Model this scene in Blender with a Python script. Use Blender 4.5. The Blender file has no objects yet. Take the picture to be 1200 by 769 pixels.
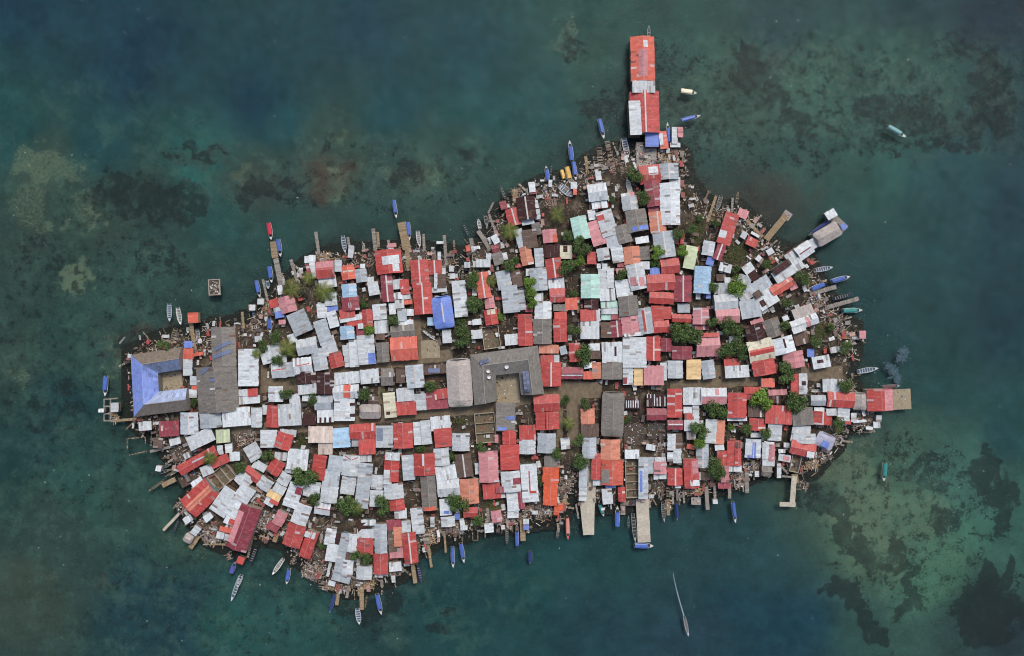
import bpy, math, random, re
import numpy as np
from mathutils import Vector
R=math.radians
random.seed(7); rng=np.random.default_rng(7)
H=340.0; S=0.4; LAND=0.7
scene=bpy.context.scene; COL=scene.collection
DATA='''@ 695 28
o 465 330 222 410 -1 v
q w 487 195 42 65 -5
q p 465 370 85 250 0
w 475 588 208 112 0 s^
w 475 675 65 76 0 v^
B 523 72 110 32 0 g
B 895 640 155 55 98 E
@ 650 108
r 845 190 270 385 -2 vL
w 756 240 108 315 -3 s^
b 915 445 125 130 0 s
o 1020 448 75 160 -8 s
q w 998 440 35 110 -5
B 440 345 190 48 166 b
B 150 550 195 50 -7 b
B 668 525 195 60 168 l
B 1065 380 190 42 -5 b
P 490 460 560 768 45 z
P 415 520 440 768 50 z
P 290 600 310 768 28 t
P 610 610 640 768 28 z
D 860 580 190 220 0 w
D 1060 600 190 130 0 t
w 1125 405 50 150 0 s
p 1180 375 50 90 0 s
w 1130 495 90 40 0 s
@ 515 188
B 1008 120 140 45 -8 b
B 1048 85 130 16 5 n
B 595 295 135 28 -20 d
P 705 270 720 400 50 t
D 720 320 80 120 -8 z
w 868 250 55 90 -8 s
m 878 298 70 30 -8 s
D 1040 330 110 200 -5 z
w 1040 215 30 60 0 s
m 600 420 60 70 -15 s
K 815 450 170 210 -8 vL
r 695 530 125 160 -15 vL
w 905 410 40 70 -10 s
g 918 505 50 90 -5 s
g 830 575 110 50 -10 s
P 505 395 455 500 18 w
B 438 565 110 42 170 g
P 465 505 525 670 22 w
B 372 595 95 38 -10 w
B 245 640 145 22 -25 n
P 360 660 440 768 40 w
T 655 660 65 p
T 1100 510 60 p
k 830 690 130 150 -8 s
t 910 640 80 110 -8 s
@ 650 188
B 80 150 125 42 165 y
B 130 140 165 55 168 y
B 188 100 175 48 172 b
B 108 290 165 75 130 l
w 180 235 55 60 0 s
o 190 295 30 50 0 s
w 410 145 50 75 -8 s
w 400 300 175 160 -8 u
w 418 395 140 110 -8 s
q r 405 470 80 35 -20
w 350 510 70 90 -10 s
w 490 590 150 240 -17 s
q r 425 540 80 50 -17
p 395 680 130 230 -17 s
N 240 635 150 215 -13 v
w 660 330 70 40 -10 s
p 715 320 60 40 -5 s
w 705 400 145 130 -8 v
B 690 240 125 50 -15 w
t 770 565 190 200 -10 v
q b 800 635 150 40 -10
t 645 690 130 170 -15 v
r 890 130 190 170 -8 u
q w 920 100 90 80 -5
g 1065 105 190 145 -3 vL
w 1125 195 100 70 0 s
w 1080 410 185 390 -1 v
m 925 310 145 240 -8 v
m 935 450 110 90 -5 s
S 965 580 150 195 -6 vL
g 1015 740 190 130 -8 vL
w 820 740 120 60 -5 s
T 740 140 65 b
T 840 350 60 b
T 1160 700 50 b
T 540 370 30 b
T 230 755 45 b
g 535 740 120 90 -15 s
@ 785 188
B 462 400 140 45 195 g
P 435 330 350 580 25 t
B 632 350 110 28 10 t
P 590 350 580 490 22 w
r 545 640 130 300 18 s
q w 495 690 70 70 15
p 685 500 90 80 25 s
P 720 560 870 720 30 t
P 1095 510 900 745 60 t
D 1098 515 80 75 35 w
w 695 700 50 60 30 s
r 760 750 100 60 25 s
w 800 695 80 22 30 s
T 285 540 30 b
T 200 650 45 b
T 60 690 40 b
T 420 590 40 b
r 118 735 35 90 5 s
@ 245 268
D 50 550 110 150 -3 c
B 572 25 160 50 172 r
P 600 120 620 280 60 t
P 625 280 680 560 50 w
B 660 180 165 50 172 b
B 577 430 155 50 172 b
B 460 565 165 45 168 b
B 550 525 80 35 172 l
P 505 475 550 680 22 w
w 483 683 55 50 0 s
D 400 745 60 50 -20 z
P 765 290 830 500 30 w
P 1000 30 1030 240 30 w
w 965 280 60 60 0 s
w 915 290 35 60 0 s
m 935 380 40 90 -10 s
w 980 380 50 150 -15 s
D 1085 265 120 80 -10 t
r 1090 385 165 160 -5 u
q p 1090 338 165 60 -5
w 1110 500 160 110 -10 s
r 605 700 75 75 -15 s
p 735 710 150 150 -15 v
w 665 575 40 80 -8 s
T 770 570 75 p
T 1070 590 75 p
T 920 460 50 p
T 900 560 60 d
w 1140 660 110 120 -5 s
b 1155 745 100 50 -5 s
w 1040 742 80 50 0 s
@ 380 268
B 185 145 165 48 172 l
P 220 80 235 170 25 w
w 250 215 45 110 5 s
B 370 175 80 25 0 w
P 458 0 480 210 35 w
P 500 30 510 180 25 t
P 600 105 610 170 25 w
p 635 155 70 35 -5 s
w 625 182 45 35 -5 s
P 725 -60 775 200 80 t
P 775 200 790 400 40 t
B 793 25 170 45 175 b
B 885 95 150 45 172 w
P 930 50 938 210 25 w
P 1125 60 1145 350 30 w
w 1085 130 60 20 0 s
w 1078 255 25 70 0 s
P 1035 205 1035 290 18 w
r 605 310 245 220 -6 v
q w 625 295 160 80 -8
q w 675 365 60 70 -5
m 590 560 110 250 -5 vL
w 690 520 90 90 -5 s
r 755 545 80 135 -5 s
w 770 640 70 40 -5 s
w 690 630 80 60 -5 s
o 785 685 75 45 -5 s
w 705 705 80 80 -5 s
w 530 735 150 60 -5 s
o 225 410 130 130 -8 v
q y 225 400 100 16 -8
g 345 440 105 120 -8 v
w 360 350 40 35 0 s
g 132 348 65 105 0 s
c 235 580 135 120 -5 v
m 245 700 160 130 -5 v
q w 245 720 25 50 -5
w 435 480 55 50 -5 s
w 462 560 95 120 -10 s
T 365 705 40 b
r 895 405 165 220 -4 vL
r 925 655 175 290 -4 vL
r 1035 365 130 130 -3 vL
w 1118 390 35 75 0 s
k 1010 495 60 140 0 s
k 1090 490 100 120 0 s
w 1045 490 25 140 0 s
w 1070 570 150 50 -5 s
D 870 240 150 100 -3 k
@ 515 268
P 295 90 315 230 35 w
o 268 185 35 50 -10 s
P 365 20 480 210 35 w
w 525 100 60 80 -30 s
m 525 185 65 75 -15 u
t 550 280 95 110 -15 s
w 612 258 45 60 -10 s
w 462 260 45 50 0 s
w 410 325 130 70 0 s
g 260 340 50 50 0 s
w 112 375 40 50 0 s
w 120 445 45 45 0 s
w 185 580 125 180 -5 s
w 190 700 110 110 -5 s
o 410 530 125 240 -8 vL
p 470 720 80 120 -8 v
q y 485 755 60 35 -5
w 330 597 40 55 0 s
T 310 460 55 b
T 300 540 45 b
T 340 700 75 b
T 480 490 45 p
T 640 350 55 b
T 720 300 35 b
T 835 510 58 y
T 850 600 52 y
T 870 690 48 y
g 605 480 130 170 -12 s
g 665 660 150 250 -6 s
k 725 470 90 150 -15 s
g 770 670 65 180 -8 s
g 755 90 70 170 -15 s
k 850 95 130 170 -8 s
p 1035 70 130 120 -5 v
q o 1085 95 45 80 -3
S 815 255 110 170 -12 v
g 935 270 80 170 -5 s
K 1055 210 140 120 0 s
r 1075 370 150 180 -8 vL
w 830 410 35 60 0 s
g 930 475 155 210 -5 v
w 1095 510 145 95 -3 s
r 1105 625 140 130 -3 u
q p 1105 630 130 20 -3
w 930 640 80 70 0 s
g 970 740 140 110 -5 v
m 840 745 60 50 0 s
t 1140 735 130 70 0 s
@ 650 268
r 348 275 85 110 0 s
w 455 240 115 110 -10 v
g 545 115 120 120 -12 s
w 590 240 110 150 -10 s
m 625 340 70 40 0 s
S 725 250 150 160 -5 v
w 770 450 160 240 -12 vL
q p 735 495 55 80 -8
q p 815 495 50 80 -8
t 840 230 100 120 -5 s
w 850 345 75 70 0 s
w 820 105 120 60 -8 s
b 940 400 90 65 0 s
r 1080 350 170 140 -5 u
r 995 505 260 150 -3 u
r 1000 650 225 110 3 u
g 1025 150 190 240 -8 vL
y 105 220 115 120 0 s
q K 100 190 40 60 0
o 155 705 110 110 -3 s
N 335 540 175 220 0 v
w 450 475 75 190 -3 s
w 525 465 65 180 -3 s
w 495 620 140 110 -3 s
N 510 710 150 60 -3 s
w 470 355 45 50 0 s
w 415 350 35 40 0 s
m 345 715 150 80 0 u
w 650 560 150 160 -8 s
p 620 395 80 50 -5 s
t 690 700 180 150 -8 v
T 240 190 70 b
T 240 300 50 y
T 110 360 65 b
T 960 220 58 y
T 630 425 45 b
T 180 610 40 b
T 1080 580 25 b
T 500 670 25 b
T 1120 680 35 b
T 950 330 42 b
T 130 70 50 b
@ 785 268
G 195 270 110 210 10 s
w 360 185 110 130 10 v
m 465 220 80 150 20 vL
b 380 305 70 75 15 s
c 305 480 155 250 3 v
b 360 635 40 35 0 s
w 265 635 40 50 0 s
m 120 565 165 240 0 vL
w 520 365 110 80 15 s
q K 525 335 50 16 15
w 540 485 50 50 0 s
k 470 460 60 60 0 s
T 635 545 85 y
T 400 545 45 b
T 120 220 50 y
T 620 390 38 b
T 910 325 45 b
T 1090 700 48 b
g 480 560 130 100 -3 s
w 525 685 215 140 -5 u
w 740 710 190 150 -10 v
g 700 480 120 80 20 s
w 745 385 100 110 -35 s
K 790 445 80 90 -35 s
g 790 565 330 110 -32 s
w 905 655 190 160 -32 s
q K 870 700 50 60 -30
k 825 615 60 60 -32 s
w 1110 390 300 110 -32 s
o 1050 540 230 100 -32 u
p 1160 540 60 60 -32 s
w 1165 250 160 90 -32 s
K 1050 360 180 60 -35 s
w 840 285 60 50 40 s
w 940 215 60 50 -30 s
r 770 125 100 80 25 s
w 695 60 50 60 30 s
P 940 250 1000 310 25 t
F 260 20 140 260 10
F 620 230 200 220 30
@ 920 228
P 420 190 570 330 80 w
w 430 185 95 75 -30 s
b 540 305 70 50 -30 s
h 400 370 260 140 -30 u
B 318 315 240 40 235 v
w 265 460 80 90 -30 s
w 180 525 150 130 -34 u
q m 180 530 120 12 -34
@ 920 308
B 360 57 180 50 80 l
B 520 152 185 52 75 b
B 275 235 180 50 248 b
P 480 225 230 295 40 w
B 545 315 200 40 75 n
P 690 335 375 425 40 w
B 630 447 190 52 88 T
h 170 465 190 110 -20 s
w 180 560 260 100 -20 u
q p 215 560 40 100 -20
w 130 625 120 50 -20 s
T 170 150 60 b
T 30 390 50 b
T 290 750 50 b
T 430 610 35 b
F 320 640 260 140 -15
D 490 600 120 180 -30 z
p 728 675 60 70 0 s
P 500 700 720 700 30 t
P 560 680 640 650 20 w
D 290 370 130 120 -30 z
k 150 700 130 130 -15 s
w 35 730 70 120 -20 s
p 75 220 70 60 -25 s
w 10 525 50 50 0 s
@ 110 348
B 708 145 170 50 178 l
B 800 180 165 50 170 w
o 930 195 90 92 -3 s
P 910 240 950 520 38 t
B 882 312 55 30 178 w
B 975 370 130 42 175 l
B 748 370 155 50 195 t
T 660 450 50 b
B 430 383 45 15 -10 w
B 265 405 80 14 40 w
o 870 535 120 100 -3 s
o 980 535 90 30 -10 s
w 880 660 80 150 0 s
b 885 445 70 60 0 s
@ 245 348
w 370 662 185 344 0 s
P 310 140 325 300 25 t
w 405 100 50 50 0 s
B 420 160 90 28 175 l
P 435 200 500 400 28 z
D 540 110 90 120 -15 t
w 645 110 80 60 -10 s
b 660 165 80 60 -10 s
B 575 270 130 50 175 b
p 685 235 60 40 -5 s
w 460 395 60 50 -5 s
g 850 240 175 210 -24 s
w 1060 130 90 130 -5 s
g 1070 330 120 230 -18 s
w 1125 460 130 170 -18 s
w 780 390 70 80 -20 s
w 920 465 190 150 -10 u
w 600 510 140 130 -15 s
w 540 575 90 100 -15 s
w 880 645 170 150 -7 u
q r 885 635 120 8 -12
w 655 690 130 140 -5 u
q r 655 680 120 8 -8
g 755 680 80 130 -5 s
g 1040 600 130 170 -10 v
g 1040 510 90 60 -5 s
T 720 480 75 p
T 440 530 40 p
T 500 460 45 b
T 640 590 50 b
T 620 380 55 b
K 900 745 200 70 -3 s
w 705 580 40 60 0 s
@ 380 348
r 215 155 140 80 -8 s
w 250 200 210 50 -10 s
r 280 225 140 90 -12 s
c 215 335 130 120 -5 v
r 405 200 95 160 -5 v
m 340 320 70 90 -5 s
w 340 275 45 45 -5 s
T 415 310 48 y
T 645 215 50 b
w 520 140 125 140 -5 s
w 640 110 60 100 -5 s
w 535 280 125 120 -3 s
k 525 370 80 60 0 s
t 550 520 115 180 -3 v
w 395 495 155 270 -5 s
q b 450 575 75 100 -3
w 280 530 85 250 -3 s
w 205 500 60 90 -5 s
w 215 580 50 60 -5 s
w 220 635 50 40 -5 s
r 110 590 130 140 -15 v
w 80 210 90 150 -15 s
g 730 170 80 110 -5 s
w 795 145 80 60 0 s
K 805 195 60 40 0 s
w 765 240 135 50 -3 s
t 735 320 220 110 -5 u
o 750 485 250 220 -4 u
b 1112 145 185 300 -8 vL
c 1000 230 60 70 0 s
D 995 490 175 170 -3 y
B 985 360 150 24 128 w
w 1150 370 80 120 -3 s
R 790 400 840 0 30
R 840 0 900 600 50
R 0 700 1200 540 70
@ 515 348
w 200 90 120 190 -5 s
r 485 190 120 140 -8 v
q y 485 140 78 50 -8
p 470 50 90 110 -8 v
w 350 235 80 50 -5 s
w 350 350 100 80 -5 s
W 485 380 160 210 -8
w 675 400 120 100 -5 s
r 805 310 135 290 -2 v
w 970 130 155 170 0 v
t 965 325 170 230 0 v
r 1135 180 110 80 -2 s
r 1130 315 125 210 -2 v
t 1135 100 130 60 0 s
S 1025 490 180 75 0 s
r 1045 725 190 220 0 vL
r 1010 580 120 70 0 s
w 1100 580 45 70 0 s
g 1160 500 60 70 -15 s
T 220 380 85 b
T 350 100 78 b
T 560 190 38 y
T 200 240 38 b
m 840 110 60 60 0 s
@ 650 348
K 345 70 130 90 0 v
r 315 170 145 110 -3 s
w 405 170 45 110 -3 s
w 330 310 170 165 0 s
w 515 130 150 60 0 s
N 485 190 90 50 0 s
m 575 185 90 50 0 s
k 490 310 110 140 0 s
m 585 300 110 150 -5 vL
t 690 85 180 180 -5 v
p 715 265 170 180 -5 v
w 740 352 170 28 -5 s
g 850 225 130 240 -8 vL
q r 835 225 20 200 -8
r 965 155 120 140 0 s
r 1060 150 70 110 0 s
r 1000 280 140 110 -3 u
w 750 520 220 280 0 s
r 925 485 130 220 0 vL
m 1045 450 100 120 0 v
w 540 520 190 190 -2 s
q K 570 510 20 90 0
t 540 690 190 160 0 v
r 190 520 110 170 -3 v
w 370 470 100 60 0 s
k 375 540 110 80 0 s
T 270 540 78 b
g 80 500 60 75 -15 s
m 165 715 200 110 0 u
q w 160 735 200 12 0
o 315 735 90 70 0 s
S 395 690 85 150 0 s
w 330 640 110 50 -10 s
w 690 710 100 110 0 s
p 900 700 120 130 0 s
w 1020 700 60 160 0 s
w 1130 680 140 160 0 v
T 180 310 48 b
@ 785 348
g 130 105 110 80 0 s
r 110 200 175 75 2 u
T 80 330 95 b
T 190 375 90 b
p 290 180 150 150 0 vL
m 300 285 130 45 0 s
T 390 240 45 b
T 560 285 85 b
T 660 310 42 b
T 630 470 80 b
T 535 500 70 b
T 670 545 45 b
p 540 180 220 130 -2 u
g 755 110 185 170 -10 s
p 825 260 120 100 -15 s
K 800 330 170 150 -15 v
t 965 290 150 170 -20 v
y 850 500 235 200 -12 u
q r 855 508 232 55 -12
r 880 660 215 140 -10 v
w 1060 455 210 150 -15 v
q K 1065 435 20 90 -15
w 600 400 80 60 0 s
p 355 455 215 210 -2 u
r 370 355 170 36 -2 s
m 115 525 185 120 0 v
e 225 680 135 180 0 s
g 360 680 120 170 -8 v
r 580 620 140 80 -3 s
w 630 700 220 110 -3 s
T 1090 720 82 b
T 1080 60 60 b
T 1080 280 45 b
C 1085 195 30 K
w 1085 200 50 40 -20 s
@ 920 388
w 35 120 90 160 -10 s
p 80 270 190 150 -10 v
b 240 205 65 70 0 s
w 470 175 90 50 -10 s
w 340 290 160 110 -10 s
q K 330 285 60 30 -10
T 290 110 50 b
T 570 150 52 b
T 575 520 65 b
B 775 365 200 52 80 l
B 990 520 180 42 85 K
r 100 500 90 190 0 s
w 170 495 80 190 0 s
q K 175 490 40 40 0
T 30 440 72 b
T 80 660 95 b
B 290 560 110 28 90 w
w 450 510 190 120 0 s
g 310 650 135 95 0 u
r 520 645 250 140 3 u
h 705 660 140 160 3 v
w 800 670 60 130 0 s
r 890 645 240 200 -2 v
q p 965 648 90 200 -2
D 1095 640 170 190 -3 y
R 150 400 540 400 90
w 215 745 110 60 0 s
w 325 745 90 50 0 s
K 430 745 90 60 0 s
w 550 745 110 60 0 s
@ 110 428
B 110 195 190 50 183 b
P 95 320 95 530 12 w
P 155 310 155 520 12 w
P 95 320 230 310 12 w
P 95 388 160 385 12 w
P 95 458 155 455 12 w
P 95 522 180 520 12 w
w 195 395 65 80 0 s
w 68 425 45 30 0 s
D 195 480 80 110 0 t
P 200 520 400 505 25 t
w 480 570 115 80 -5 s
m 705 595 185 140 -3 s
g 895 545 165 200 0 vL
g 1095 515 200 140 -5 v
w 1000 690 250 130 -25 s
G 1175 665 60 100 0 s
P 310 690 480 675 10 z
P 310 690 315 790 10 z
P 480 675 485 740 10 z
P 540 620 535 760 10 z
k 600 730 70 80 0 s
w 770 705 110 60 -25 s
w 925 265 70 75 0 s
o 950 200 65 50 0 s
g 940 145 70 80 0 s
w 880 50 90 80 0 s
T 930 350 35 b
@ 245 428
w 375 325 195 70 -5 s
w 320 258 90 60 -3 s
r 410 255 90 70 -5 s
w 625 270 135 140 0 v
T 720 260 50 b
T 790 150 40 d
K 910 115 180 110 -5 v
K 1090 170 160 200 0 v
w 920 225 170 90 -5 s
w 800 320 95 90 -10 s
w 920 310 90 50 0 s
g 1075 350 170 130 -3 u
T 970 325 45 b
w 1090 470 150 130 -3 s
q K 1045 520 20 60 0
q K 1090 520 20 60 0
q K 1135 520 20 60 0
K 940 510 120 100 0 s
w 755 465 210 200 -3 s
r 600 480 120 200 3 v
w 535 420 60 80 0 s
w 445 490 100 180 0 v
w 255 485 260 170 -5 s
G 130 665 125 120 -5 s
D 350 680 200 120 -15 z
w 560 690 150 160 0 s
r 700 710 150 150 17 v
w 740 635 150 60 5 s
F 870 700 110 130 0
x 1045 650 225 150 0 s
R 0 600 1200 570 70
R 465 0 490 200 100
R 480 195 820 170 90
@ 380 428
w 210 120 240 110 -5 s
w 425 105 170 130 -5 s
w 205 250 240 130 -3 u
q o 215 240 65 130 0
w 190 420 190 200 0 s
q K 265 370 50 30 0
q K 265 470 50 30 0
T 375 260 60 b
T 1000 210 55 b
T 560 275 30 b
t 590 110 110 160 0 u
k 715 100 80 130 0 s
k 460 330 90 70 0 u
h 430 435 200 130 0 u
y 615 375 110 230 -5 s
q K 600 450 36 30 0
g 850 105 165 210 -5 vL
k 1040 40 200 80 -5 s
q X 1030 50 110 40 0
w 760 275 160 120 -5 s
r 770 400 180 130 -3 s
w 905 345 110 150 -3 s
m 1010 330 100 160 -3 s
r 1095 270 120 90 -8 s
m 1105 360 110 90 -5 s
w 1090 545 180 130 -5 s
r 1115 680 160 170 -5 s
R -20 550 1200 430 60
R 530 200 560 500 40
r 360 620 240 140 -3 u
r 400 730 150 80 -3 s
w 290 725 60 70 0 s
w 565 670 160 200 0 s
q d 520 650 60 120 0
r 740 660 180 230 -2 v
w 875 640 70 210 -3 s
w 955 630 90 220 -5 s
c 160 680 160 180 -3 s
@ 515 428
h 188 165 230 450 -3 v
r 1005 355 240 155 -3 u
r 1010 520 215 160 -3 v
q K 1005 520 30 150 0
g 1005 710 180 220 0 v
r 825 635 150 140 -2 s
w 825 745 150 100 0 v
r 655 675 125 130 -2 v
t 620 485 180 260 0 s
q b 665 495 80 30 0
q b 585 595 85 32 0
W 430 590 190 280 -5
F 200 520 160 70 0
p 535 690 30 70 0 s
R -20 450 530 385 65
R 530 390 1200 225 60
R 1140 280 1120 768 35
@ 650 428
e 790 105 90 165 0 s
w 690 100 95 160 0 s
q m 655 145 45 60 0
p 930 95 180 180 0 s
w 1135 90 140 170 0 v
t 545 460 205 420 2 v
S 310 480 130 140 -2 v
k 330 610 160 120 0 s
g 320 740 140 110 0 s
m 955 460 180 110 0 u
K 955 330 180 110 0 s
q w 870 285 10 50 0
q w 900 285 10 50 0
q w 935 325 9 110 0
q w 960 345 8 80 0
q w 988 340 9 90 0
q w 1033 340 8 90 0
K 740 360 150 90 0 s
q w 672 365 9 66 0
q w 693 365 9 66 0
q w 714 365 9 66 0
q w 736 365 9 66 0
q w 758 365 9 66 0
q w 782 365 9 66 0
r 1125 355 140 265 0 v
m 1130 560 140 90 0 u
q w 1130 555 130 12 0
D 740 650 180 200 0 k
D 960 620 180 150 0 k
T 280 370 45 b
T 660 510 40 b
T 130 550 50 p
T 220 710 50 b
T 90 330 42 b
R 60 220 440 240 100
R 180 250 190 768 90
@ 785 428
w 210 290 170 160 0 s
w 410 290 235 150 0 u
q p 415 330 230 70 0
q p 440 250 35 60 0
r 630 375 175 230 0 v
w 630 500 180 40 0 s
r 780 235 160 60 0 s
m 735 295 70 60 0 s
o 920 165 120 80 0 s
T 840 315 98 y
T 1090 110 92 b
T 1130 330 95 b
T 420 420 80 b
T 480 440 45 y
T 280 610 72 b
T 270 730 52 y
T 570 585 30 y
T 720 590 50 b
T 890 640 50 b
p 1010 255 170 50 -2 s
K 980 320 110 70 0 s
r 1180 180 90 180 20 s
r 1020 465 245 170 3 s
k 815 430 160 110 0 s
r 820 555 150 110 3 v
w 805 655 90 40 0 s
w 385 620 105 220 3 s
S 470 630 85 220 3 s
w 245 490 60 240 0 s
w 175 420 90 60 0 s
r 180 480 80 55 0 s
w 180 565 90 100 0 s
g 200 660 80 70 0 s
w 985 630 130 150 3 s
g 1180 490 80 150 3 s
r 570 730 70 80 0 s
S 635 735 60 80 0 s
w 790 740 130 100 5 v
w 930 750 90 60 5 s
w 1180 650 80 130 10 s
w 60 680 120 150 0 v
R 0 195 520 165 60
R 520 165 870 140 60
R 465 0 465 150 60
@ 920 468
t 165 160 190 165 -3 s
r 345 175 180 120 3 vL
w 320 98 90 40 3 s
w 550 140 115 125 2 s
w 435 120 90 60 0 s
T 500 240 55 b
r 590 215 50 35 5 s
D 740 215 200 200 0 z
w 880 180 50 55 5 s
w 860 240 60 55 0 s
w 790 270 60 25 5 s
w 645 170 50 80 0 s
w 700 205 120 20 -5 s
w 160 300 150 110 5 s
w 180 365 210 90 3 v
r 165 465 235 130 12 u
w 240 515 65 60 10 s
l 375 390 170 140 25 v
q b 370 420 70 60 25
D 370 520 100 130 -20 z
D 250 620 130 80 0 t
W 100 600 90 170 12
w 20 430 60 40 5 s
p 20 565 50 40 5 s
P 90 700 100 790 60 t
B 930 680 175 50 183 T
D 500 370 80 60 0 z
@ 140 508
P 70 50 90 215 10 z
P 90 205 260 165 10 z
P 285 170 510 120 25 w
w 520 75 100 60 -15 s
k 360 90 80 90 5 s
r 735 255 395 100 -29 u
q g 790 220 230 14 -25
T 835 240 55 p
r 940 260 170 80 -25 s
w 820 345 110 90 -25 s
W 955 410 225 165 -38
r 757 602 308 215 -43 u
q S 757 602 290 60 -43
w 725 455 110 50 -35 s
w 630 210 50 50 -25 s
w 945 155 50 80 -5 s
w 1025 140 60 80 -5 s
w 1080 215 90 80 -5 s
T 1120 320 55 b
w 985 640 160 260 35 s
w 1100 680 130 220 30 s
w 1140 450 120 180 32 v
D 540 200 120 130 -20 k
D 650 430 180 100 -25 k
w 365 330 45 45 10 s
B 425 355 110 30 70 g
P 400 490 530 425 45 t
B 345 490 180 24 235 t
B 510 365 80 30 60 w
B 440 305 100 28 70 g
D 570 700 90 130 -20 z
@ 275 508
w 175 175 130 150 -30 s
w 430 215 110 70 5 s
T 315 205 50 b
r 385 315 130 140 32 v
w 200 300 60 60 30 s
w 245 310 100 70 30 s
r 165 385 165 90 38 u
w 90 430 150 120 38 v
w 95 560 150 150 35 v
w 285 470 130 110 35 v
w 470 425 110 110 30 v
e 370 580 130 70 28 s
w 420 520 110 80 28 s
w 330 640 90 70 30 s
r 370 645 80 30 30 s
D 210 590 130 140 20 z
r 130 715 180 130 12 s
w 590 245 190 190 5 s
g 520 340 90 60 10 s
T 650 410 95 b
T 740 620 55 b
T 1040 680 90 b
T 1130 710 60 p
r 790 320 120 230 8 s
w 550 580 130 230 20 s
q m 600 540 60 70 20
w 725 520 150 140 10 v
w 640 710 150 150 15 v
g 945 280 130 140 8 s
g 905 420 150 150 8 s
w 885 570 160 150 8 v
w 825 700 140 120 8 u
q r 830 705 130 8 10
w 1090 300 160 190 5 v
q r 1065 225 60 8 30
q r 1130 235 60 8 -20
w 1065 490 130 160 8 s
x 850 130 130 130 0 s
@ 410 508
w 150 235 100 60 0 s
g 130 490 125 420 7 s
w 255 455 110 130 3 v
w 250 610 120 150 3 s
r 390 330 140 240 3 v
w 400 215 130 70 3 s
w 355 410 70 130 3 s
g 550 320 110 230 -4 s
r 700 290 190 200 -2 v
q w 690 245 20 110 -2
T 660 140 35 b
w 860 220 140 160 -5 v
w 1040 80 160 160 0 v
k 1070 300 150 210 -7 vL
w 900 370 190 130 -10 s
w 925 510 205 160 -5 u
w 410 540 180 140 -5 v
r 440 660 140 120 -5 v
T 310 680 75 b
T 1000 650 85 b
t 740 560 140 320 -4 v
q o 755 710 110 50 -4
S 1120 540 170 230 -3 v
w 900 690 110 150 -3 s
q b 905 740 45 30 0
r 1130 740 130 90 -3 u
w 620 740 110 80 -3 s
T 960 220 40 b
r 160 120 150 150 -2 s
@ 545 508
p 220 310 180 290 -2 v
r 250 540 160 140 -5 s
m 325 530 70 50 -5 s
w 340 585 70 35 -5 s
r 420 225 175 230 -2 s
w 430 450 175 190 -4 v
q m 485 445 70 60 -3
w 450 640 110 170 -5 s
m 525 625 65 160 -5 v
w 605 465 150 350 -4 s
q r 605 455 12 210 -3
q r 640 550 60 22 -3
t 805 265 125 100 2 v
O 803 388 150 140 2 v
O 800 565 130 210 2 v
O 860 720 50 90 5 s
O 900 700 40 85 -5 s
w 585 125 150 130 0 v
g 765 90 170 180 2 v
w 940 95 80 100 -5 s
q d 945 25 50 60 0
T 1070 260 72 b
T 1065 90 55 b
T 860 200 50 b
T 700 440 35 b
T 150 130 45 b
g 1110 370 75 270 2 s
w 1105 570 70 120 2 s
w 115 330 40 100 -3 s
D 940 490 130 150 0 z
D 930 630 60 80 0 t
F 270 680 180 140 0
p 290 745 90 60 -5 s
B 900 535 70 24 165 w
@ 680 508
S 283 150 180 185 0 v
g 85 135 130 190 0 v
o 300 365 205 230 0 v
q t 235 400 70 130 0
r 150 310 90 240 2 v
w 160 455 80 60 0 s
b 285 488 90 40 0 s
w 255 590 95 140 -5 s
r 390 570 65 130 -2 v
w 485 195 130 80 0 s
W 490 420 130 370 -2
g 592 420 88 385 0 s
q b 570 450 24 200 0
g 665 300 55 150 0 s
w 750 250 100 50 0 s
p 750 320 115 110 0 v
w 770 400 70 50 0 s
w 710 400 40 60 0 s
r 888 405 140 155 0 vL
r 1040 375 135 270 -3 v
q p 1075 315 60 120 -3
w 1075 465 80 50 -3 s
w 855 80 75 150 0 v
k 925 70 60 140 0 s
w 910 210 75 130 0 v
w 845 220 55 80 0 s
r 1035 125 70 40 10 s
w 660 130 80 50 10 s
D 740 150 120 120 0 z
P 95 -80 95 650 100 y
B 200 720 120 40 160 T
P 605 620 590 768 90 y
D 490 650 120 60 0 k
P 400 640 400 768 45 w
P 645 600 655 700 15 w
P 820 500 830 768 30 z
P 868 540 870 670 20 w
P 900 530 940 640 16 w
P 965 530 975 660 16 w
D 1050 540 180 60 0 t
D 1085 635 90 70 0 w
w 915 495 50 30 0 s
B 738 580 60 12 0 w
@ 815 508
r 330 185 60 230 0 s
r 398 185 62 230 0 v
q k 395 110 50 60 0
r 255 235 100 140 -2 v
p 275 380 80 150 -2 v
m 270 490 110 50 0 s
w 370 330 120 50 0 s
g 65 210 115 220 0 vL
k 80 400 90 70 0 s
T 190 370 78 b
T 190 300 70 b
w 540 140 145 170 3 v
q b 545 140 35 120 3
q b 525 220 80 35 0
w 655 160 60 150 3 v
p 715 180 55 150 3 v
w 685 272 110 60 3 s
t 665 355 90 90 5 u
w 785 350 40 130 0 s
w 835 230 110 60 10 s
q p 850 235 60 40 10
w 810 165 60 30 0 s
P 755 250 870 380 20 w
P 810 400 910 410 18 w
P 928 400 905 690 48 y
P 940 668 790 665 42 y
D 1010 490 85 80 8 z
D 560 330 200 120 0 z
P 480 340 485 560 35 w
P 445 470 450 550 14 w
P 320 470 320 615 30 w
P 100 500 115 720 36 w
P 180 490 185 655 26 w
w 185 640 40 35 0 s
P 545 250 550 440 14 w
B 90 705 50 14 30 n
w 575 380 35 50 0 s
B 362 740 200 40 172 b
D 390 420 130 160 0 z
w 225 130 80 50 -5 s
@ 190 588
m 765 245 195 425 20 v
q p 690 230 70 310 20
w 430 145 80 60 -40 s
P 160 110 10 270 25 y
B 125 240 150 22 200 n
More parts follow.
